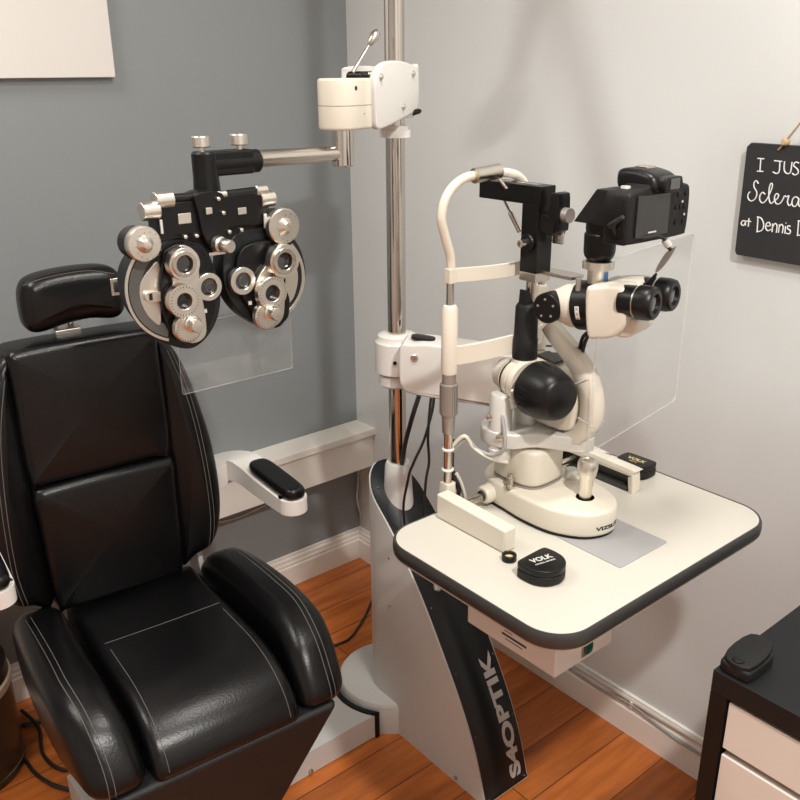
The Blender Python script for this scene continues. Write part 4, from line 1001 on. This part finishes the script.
for i, (u, w) in enumerate(((.038, .018), (.055, .018), (.036, -.003), (.054, -.003), (.045, -.003), (.038, -.027), (.054, -.027))):
    mb = MB(); mb.lathe(kc(u, .042, w), (0, -1, 0), [(0, .0038), (.0025, .0036), (.003, .002)], 14); bt = mb.build('rear_button', 'black', kb)
mb = MB(); mb.box(kc(.045, .0455, .006), (.003, .0008, .003)); mb.box(kc(.052, .0455, -.015), (.003, .0008, .003)); mb.build('button_print', 'satin', kb)
mb = MB(); mb.lathe(kc(.047, .015, .034), (0, 0, 1), [(0, .011), (.009, .011), (.010, .009)], 28); mb.build('mode_dial', 'black', kb)
mb = MB(); mb.lathe(kc(-.044, .018, .033), (0, 0, 1), [(0, .007), (.003, .0065)], 20); mb.build('strap_lug', 'satin', kb)
mb = MB(); mb.pillow([(.006, -.036), (.008, .018), (.034, .020), (.036, -.036)], lambda u, v, w: kc(-.0655+w, u, v), .002, .001, 2, sub=2); mb.build('port_door', 'black', kb)
# shutter cable with inline pod
c1 = kc(-.067, .016, -.022)
pod0 = PX(666, 250, -.36); 
ca_ = [c1, PX(622, 218, -.535), PX(615, 224, -.535), PX(615, 232, -.53), PX(622, 237, -.52), PX(640, 238, -.50), PX(656, 236, -.47), PX(664, 239, -.455), PX(667, 246, -.45)]
g2 = thing('camera_cable', c1, 'black cable looping from the camera side to a small grey plug pod', 'cable')
mb = MB(); mb.tube(ca_, .0026, 10, 8); mb.build('lead', 'cable', g2)
mb = MB(); mb.cyl(c1, PX(623, 217, -.535), .0045, .003, n=14); mb.build('plug', 'cable', g2)
pa, pb = PX(671, 250, -.445), PX(656, 274, -.445)
mb = MB(); mb.pillow([(0, -.007), (.006, -.011), (.026, -.010), (.036, -.004), (.036, .004), (.026, .010), (.006, .011), (0, .007)], lambda u, v, w: pa+(pb-pa).normalized()*u+Vector((0, .7, -.5)).normalized()*v*1.0+Vector((.8, .4, .3)).normalized()*w, .004, .002, 3, sub=3); mb.build('plug_pod', 'taupe', g2)
mb = MB(); mb.tube([ca_[-1], pa], .0026, 8, smooth=False); mb.build('tail_lead', 'cable', g2); mb = MB(); mb.tube([pb, PX(650, 280, -.445), PX(643, 285, -.445)], .002, 8); mb.build('tail_lead', 'cable', g2); mb = MB(); mb.tube([pb, PX(653, 280, -.44), PX(646, 287, -.44)], .002, 8); mb.build('tail_lead', 'cable', g2)
mb = MB(); mb.cyl(PX(665, 240, -.453), PX(669, 246, -.448), .0055, n=14); mb.build('cable_tie', 'satin', g2)

# ================================================================== PHOROPTER
YF = -.79      # front face of the batteries
g = thing('phoropter', (-.83, -.75, 1.07), 'black and silver twin-dial phoropter hanging in front of the exam chair', 'phoropter')
ph = g
def q_(x, y, o=0): return PY(x, y, YF-o)           # o = distance in front of the face
def plate(outline, o, th, name, m, par, bev=.0015):
    mb = MB(); pts = smooth_path([q_(a, b, o) for a, b in outline], 4, True); pts = [Vector((p.x, YF-o, p.z)) for p in pts]
    mb.prism(pts, (0, th, 0)); return mb.build(name, m, par, bevel=bev)
def disc(x, y, o, prof, name, m, par, n=36):
    c = q_(x, y, o+max(p[0] for p in prof)*.85); mb = MB(); mb.lathe(Vector((c.x, YF-o, c.z)), (0, -1, 0), prof, n); return mb.build(name, m, par)
def px2m(x, y): return (q_(x+5, y)-q_(x-5, y)).length/10
def ringat(x, y, ro, ri, o, th, name, m, par):
    k = px2m(x, y)*.93; c = q_(x, y, (o+th)*.9); mb = MB(); mb.ring(Vector((c.x, YF-o, c.z)), (0, -1, 0), ro*k, ri*k, th); return mb.build(name, m, par)
# batteries
batL = plate([(131, 262), (126, 278), (128, 296), (136, 315), (150, 332), (165, 343), (185, 349), (198, 346), (210, 334), (218, 318), (221, 300), (219, 282), (213, 262), (205, 246), (190, 240), (165, 238), (145, 243)], .0, .035, 'lens_battery', 'blackpanel', ph, .003)
batR = plate([(223, 258), (224, 280), (229, 297), (239, 312), (252, 322), (264, 328), (280, 327), (289, 315), (300, 298), (306, 277), (304, 258), (297, 242), (285, 231), (262, 228), (240, 232), (228, 244)], .0, .035, 'lens_battery', 'blackpanel', ph, .003)
# left battery: dial crescent
def arcplate(cx, cy, rx, ry, a0, a1, wpx, o, th, name, m, par):
    out = []; inn = []
    for k in range(25):
        a = R(a0+(a1-a0)*k/24); out.append((cx+rx*math.cos(a), cy+ry*math.sin(a))); inn.append((cx+(rx-wpx)*math.cos(a), cy+(ry-wpx)*math.sin(a)))
    pts = [q_(a, b, o) for a, b in out+inn[::-1]]; pts = [Vector((p.x, YF-o, p.z)) for p in pts]
    mb = MB(); mb.prism(pts, (0, th, 0)); return mb.build(name, m, par, bevel=.0005)
arcplate(176, 288, 51, 54, 98, 222, 3, .0025, .0025, 'rim_band', 'silver', batL)
arcplate(176, 288, 47, 50, 100, 224, 12, .0035, .0035, 'dial_track', 'leafgrey', batL)
plate([(158, 262), (149, 270), (141, 282), (140, 296), (144, 309), (151, 319), (160, 325), (161, 310), (161, 280)], .004, .004, 'power_dial', 'silver', batL, .0005)
b_ = plate([(147, 293), (147, 301), (162, 301), (162, 292)], .010, .006, 'power_window', 'silver', batL, .0005)
mb = MB(); c = q_(151, 297, .0105); mb.box((c.x, YF-.0105, c.z), (.005, .001, .010)); mb.build('window_opening', 'blackpanel', b_)
plate([(163, 262), (166, 250), (185, 243), (203, 252), (214, 268), (217, 285), (216, 300), (213, 320), (203, 338), (190, 344), (176, 338), (166, 322), (161, 300), (161, 280)], .011, .011, 'face_plate', 'black', batL, .002)
# right battery
arcplate(256, 277, 49, 50, -42, 62, 3, .0025, .0025, 'rim_band', 'silver', batR)
plate([(287, 255), (296, 266), (298, 280), (294, 297), (287, 303), (285, 285)], .004, .004, 'power_dial', 'silver', batR, .0005)
b_ = plate([(289, 268), (289, 274), (295, 274), (295, 268)], .009, .005, 'power_window', 'silver', batR, .0005)
plate([(245, 247), (272, 240), (284, 250), (287, 262), (286, 285), (290, 300), (288, 318), (277, 325), (262, 322), (250, 308), (240, 290), (237, 265)], .011, .011, 'face_plate', 'black', batR, .002)
# silver linked lens plates
kL = plate([(170, 262), (173, 250), (184, 245), (196, 252), (199, 264), (200, 285), (203, 300), (206, 318), (206, 335), (196, 343), (183, 341), (176, 330), (177, 318), (168, 308), (167, 295), (173, 284)], .020, .009, 'lens_bridge', 'silver', batL, .0015)
kR = plate([(268, 262), (273, 248), (284, 245), (294, 252), (296, 263), (291, 274), (284, 280), (285, 298), (283, 318), (272, 328), (259, 325), (255, 313), (259, 303), (256, 290), (258, 278)], .020, .009, 'lens_bridge', 'silver', batR, .0015)
def dial_unit(b, x1, y1, r1, i1, x2, y2, r2, i2, x3, y3, r3, kx_, ky_, kr, xa, ya, ra, ia):
    a = ringat(x1, y1, r1, i1, .020, .018, 'cross_cylinder_ring', 'silver', b); k = px2m(x1, y1)
    disc(x1, y1, .014, [(0, i1*k), (.020, i1*k*.86), (.0205, .0001)], 'lens', 'glassblk', a)
    ringat(x1, y1, r1*.78, i1*.9, .036, .006, 'inner_ring', 'steel', a)
    a = ringat(x2, y2, r2, i2, .020, .014, 'axis_ring', 'silver', b)
    disc(x2, y2, .018, [(0, i2*k), (.004, i2*k*.9), (.0045, .0001)], 'lens', 'lcd', a)
    mb = MB(); c = q_(x2, y2, .031)
    for t in range(28):
        an = 2*PI*t/28; rr_ = r2*.80*k; mb.box((c.x+rr_*math.cos(an), YF-.0343, c.z+rr_*math.sin(an)), (.0006, .0006, .003), mat3=Matrix.Rotation(-an+PI/2, 3, 'Y'))
    mb.build('scale_marks', 'letterblk', a)
    a = disc(x3, y3, .020, [(0, r3*k*.95), (.008, r3*k*.93), (.010, r3*k*.85), (.010, .0001)], 'cylinder_dial', 'silver', b)
    mb = MB(); c = q_(x3, y3, .0285)
    for t in range(28):
        an = 2*PI*t/28; rr_ = r3*.78*k; mb.box((c.x+rr_*math.cos(an), YF-.0303, c.z+rr_*math.sin(an)), (.0006, .0006, .003), mat3=Matrix.Rotation(-an+PI/2, 3, 'Y'))
    mb.build('scale_marks', 'letterblk', a)
    disc(kx_, ky_, .028, [(0, kr*k*1.25), (.006, kr*k*1.2), (.007, kr*k), (.020, kr*k*.96), (.022, kr*k*.85), (.0225, .0001)], 'cylinder_knob', 'silver', a, 28)
    a = ringat(xa, ya, ra, ia, .006, .012, 'aperture_ring', 'silver', b)
    disc(xa, ya, .004, [(0, ia*k), (.009, ia*k*.9), (.0095, .0001)], 'aperture_lens', 'glassblk', a)
    mb = MB(); c = q_(xa, ya, .012); rr_ = ia*k*.45; mb.ring(Vector((c.x, YF-.013, c.z)), (0, -1, 0), rr_*1.25, rr_, .002); mb.build('aperture_stop', 'leafgrey', a)
dial_unit(batL, 184, 264, 16, 9.5, 184, 301, 16.5, 8, 189, 328, 15, 197, 326, 6.5, 209, 287, 13.5, 8.5)
dial_unit(batR, 284, 261, 15, 8.5, 272, 293, 15, 7.5, 268, 316, 13, 277, 314, 6, 243, 281, 13, 8)
# small white tags
for x, y, b in ((205, 311, batL), (250, 303, batR)):
    c = q_(x, y, .012); mb = MB(); mb.box((c.x, YF-.012, c.z), (.006, .002, .006)); mb.build('index_mark', 'satin', b)
# big power knobs
for x, y, rp, b, sx in ((147, 245, 17.5, batL, -1), (287, 227, 15.5, batR, 1)):
    k = px2m(x, y)*.95; c = q_(x, y, .020)
    mb = MB(); mb.lathe(Vector((c.x+(-.004 if sx < 0 else -.002), YF+.022, c.z)), (0, -1, 0), [(0, rp*k*.92), (.034, rp*k*.96), (.036, rp*k*.9)], 40); hb = mb.build('knob_housing', 'black', b)
    a = disc(x, y, .010, [(0, rp*k*.95), (.003, rp*k), (.014, rp*k), (.016, rp*k*.94), (.0165, rp*k*.5), (.020, rp*k*.42), (.026, rp*k*.22), (.0265, .0001)], 'power_knob', 'silver', b, 48)
    mb = MB()
    for t in range(14):
        an = 2*PI*t/14; mb.lathe(Vector((c.x+rp*k*.75*math.cos(an), YF-.0262, c.z+rp*k*.75*math.sin(an))), (0, -1, 0), [(0, .0012), (.0006, .0010)], 8)
    mb.build('knob_marks', 'taupe', a)
# upper carriage
def blk(x0_, y0_, x1_, y1_, o, th, name, m, par, bev=.0015):
    a = q_(x0_, y0_, o); b = q_(x1_, y1_, o); mb = MB(); mb.box(((a.x+b.x)/2, YF-o+th/2, (a.z+b.z)/2), (abs(b.x-a.x), th, abs(b.z-a.z))); return mb.build(name, m, par, bevel=bev)
c1_ = plate([(156, 207), (205, 203), (207, 233), (180, 238), (160, 240), (158, 225)], .006, .035, 'carriage_block', 'black', ph)
c2_ = plate([(212, 200), (264, 194), (265, 222), (240, 226), (216, 231), (214, 215)], .006, .035, 'carriage_block', 'black', ph)
plate([(160, 236), (215, 230), (222, 250), (205, 252), (170, 254)], -.002, .02, 'carriage_rail', 'black', ph)
plate([(222, 230), (280, 222), (292, 236), (262, 244), (228, 252)], -.002, .02, 'carriage_rail', 'black', ph)
cc = plate([(196, 195), (222, 193), (226, 215), (229, 238), (224, 250), (214, 251), (204, 236), (199, 215)], .014, .04, 'centre_bracket', 'black', ph)
blk(178, 214, 192, 223, .0075, .002, 'scale_window', 'silver', c1_); blk(238, 208, 247, 214, .0075, .002, 'scale_window', 'silver', c2_)
blk(206, 208, 213, 214, .020, .006, 'bracket_catch', 'silver', cc); 
for x, y in ((219, 199), (186, 237), (197, 236), (230, 232), (242, 230), (224, 213)):
    disc(x, y, .015, [(0, .0035), (.006, .003), (.007, .001)], 'screw', 'silver', cc if x in (219, 224) else ph, 14)
# top rollers
for (xa, ya, xb, yb, r, m, nm) in ((168, 200, 204, 197, .008, 'black', 'roller'), (224, 196, 256, 192, .008, 'black', 'roller')):
    mb = MB(); mb.cyl(q_(xa, ya, 0)+Vector((0, .004, 0)), q_(xb, yb, 0)+Vector((0, .004, 0)), r, n=24); mb.build(nm, m, ph)
for (xa, ya, xb, yb, r, nm) in ((141, 212, 158, 210, .0135, 'levelling_knob'), (154, 201, 172, 199, .0125, 'pupil_distance_knob'), (255, 191, 266, 190, .009, 'pupil_distance_knob'), (259, 200, 273, 198, .0125, 'levelling_knob'), (196, 197, 204, 196, .006, 'roller_cap'), (218, 195, 226, 194, .006, 'roller_cap')):
    p0 = q_(xa, ya, 0)+Vector((0, .0, 0)); p1 = q_(xb, yb, 0); mb = MB(); mb.cyl(p0, p1, r, n=32, bev=.001); mb.build(nm, 'silver', ph)
p0 = q_(151, 222, 0)
# white levers
for x, y in ((162, 227), (266, 221)): blk(x-2, y-7, x+2, y+7, .012, .004, 'lever', 'satin', ph, .001)
# near-point knob in the centre
mb = MB(); c = q_(225, 246, .04); mb.lathe(Vector((c.x, YF-.014, c.z)), (.25, -1, -.05), [(0, .0125), (.010, .0125), (.012, .010), (.013, .0105), (.030, .0105), (.032, .009)], 28); mb.build('convergence_knob', 'silver', ph)
mb = MB(); mb.box(q_(219, 253, 0)+Vector((0, .01, 0)), (.035, .02, .006)); mb.build('rod_holder', 'silver', ph, bevel=.001)
# hanger post and horizontal bracket
YH = -.748
def y_(x, y): return PY(x, y, YH)
a = y_(204, 152); b = y_(206, 200)
mb = MB(); mb.lathe(Vector((a.x, YH, 1.384)), (0, 0, -1), [(0, .018), (.003, .0205), (.045, .0205), (.05, .021), (.10, .023)], 36); hg = mb.build('hanger_post', 'black', ph)
mb = MB(); mb.cyl(Vector((a.x, YH, 1.364)), Vector((-.738, YH, 1.364)), .0185, n=32, bev=.003); mb.build('hanger_arm', 'black', ph)
mb = MB(); mb.box(((a.x-.755)/2, YH, 1.365), (-.755-a.x, .034, .038)); mb.build('arm_block', 'black', ph, bevel=.004)
for x, y in ((201, 146), (239, 144)):
    c = y_(x, y); z0 = 1.384
    mb = MB(); mb.lathe((c.x, YH, z0-.002), (0, 0, 1), [(0, .005), (.008, .005), (.0085, .013), (.010, .0142), (.024, .0142), (.0255, .013), (.0255, .001)], 36); mb.build('clamp_knob', 'silver', ph)
# breath shield under the phoropter (seen between the dials and the chair back)
yw = R(0); sdv = Vector((1, 0, 0)); snv = Vector((0, 1, 0))
T0 = PY(175, 330, -.752); TB = PY(183, 395, -.752); TR = PY(293, 371, -.752)
o = shield('breath_shield', Vector((TB.x, -.752, 1.115)), TR.x-TB.x, 1.115-TB.z, .003); tag(o, 'small clear acrylic breath shield hanging below the phoropter', 'shield')

# ================================================================== LIGHTS
def disk(name, loc, power, size, col=(1, .965, .915), target=None, spread=180):
    l = bpy.data.lights.new(name, 'AREA'); l.shape = 'DISK'; l.size = size; l.energy = power; l.color = col; l.spread = R(spread)
    o = bpy.data.objects.new(name, l); COL.objects.link(o); o.location = loc
    d = (Vector(target)-Vector(loc)) if target else Vector((0, 0, -1))
    o.rotation_euler = d.to_track_quat('-Z', 'Y').to_euler(); return o
disk('downlight', (-1.07, -2.38, 2.43), 45, .10)
disk('downlight', (-1.62, -.55, 2.43), 14, .5)
disk('downlight', (-.66, -1.30, 2.43), 12.5, .2)
w = bpy.data.worlds.new('world'); S.world = w; w.use_nodes = True
w.node_tree.nodes['Background'].inputs[0].default_value = (.9, .93, 1, 1); w.node_tree.nodes['Background'].inputs[1].default_value = .0
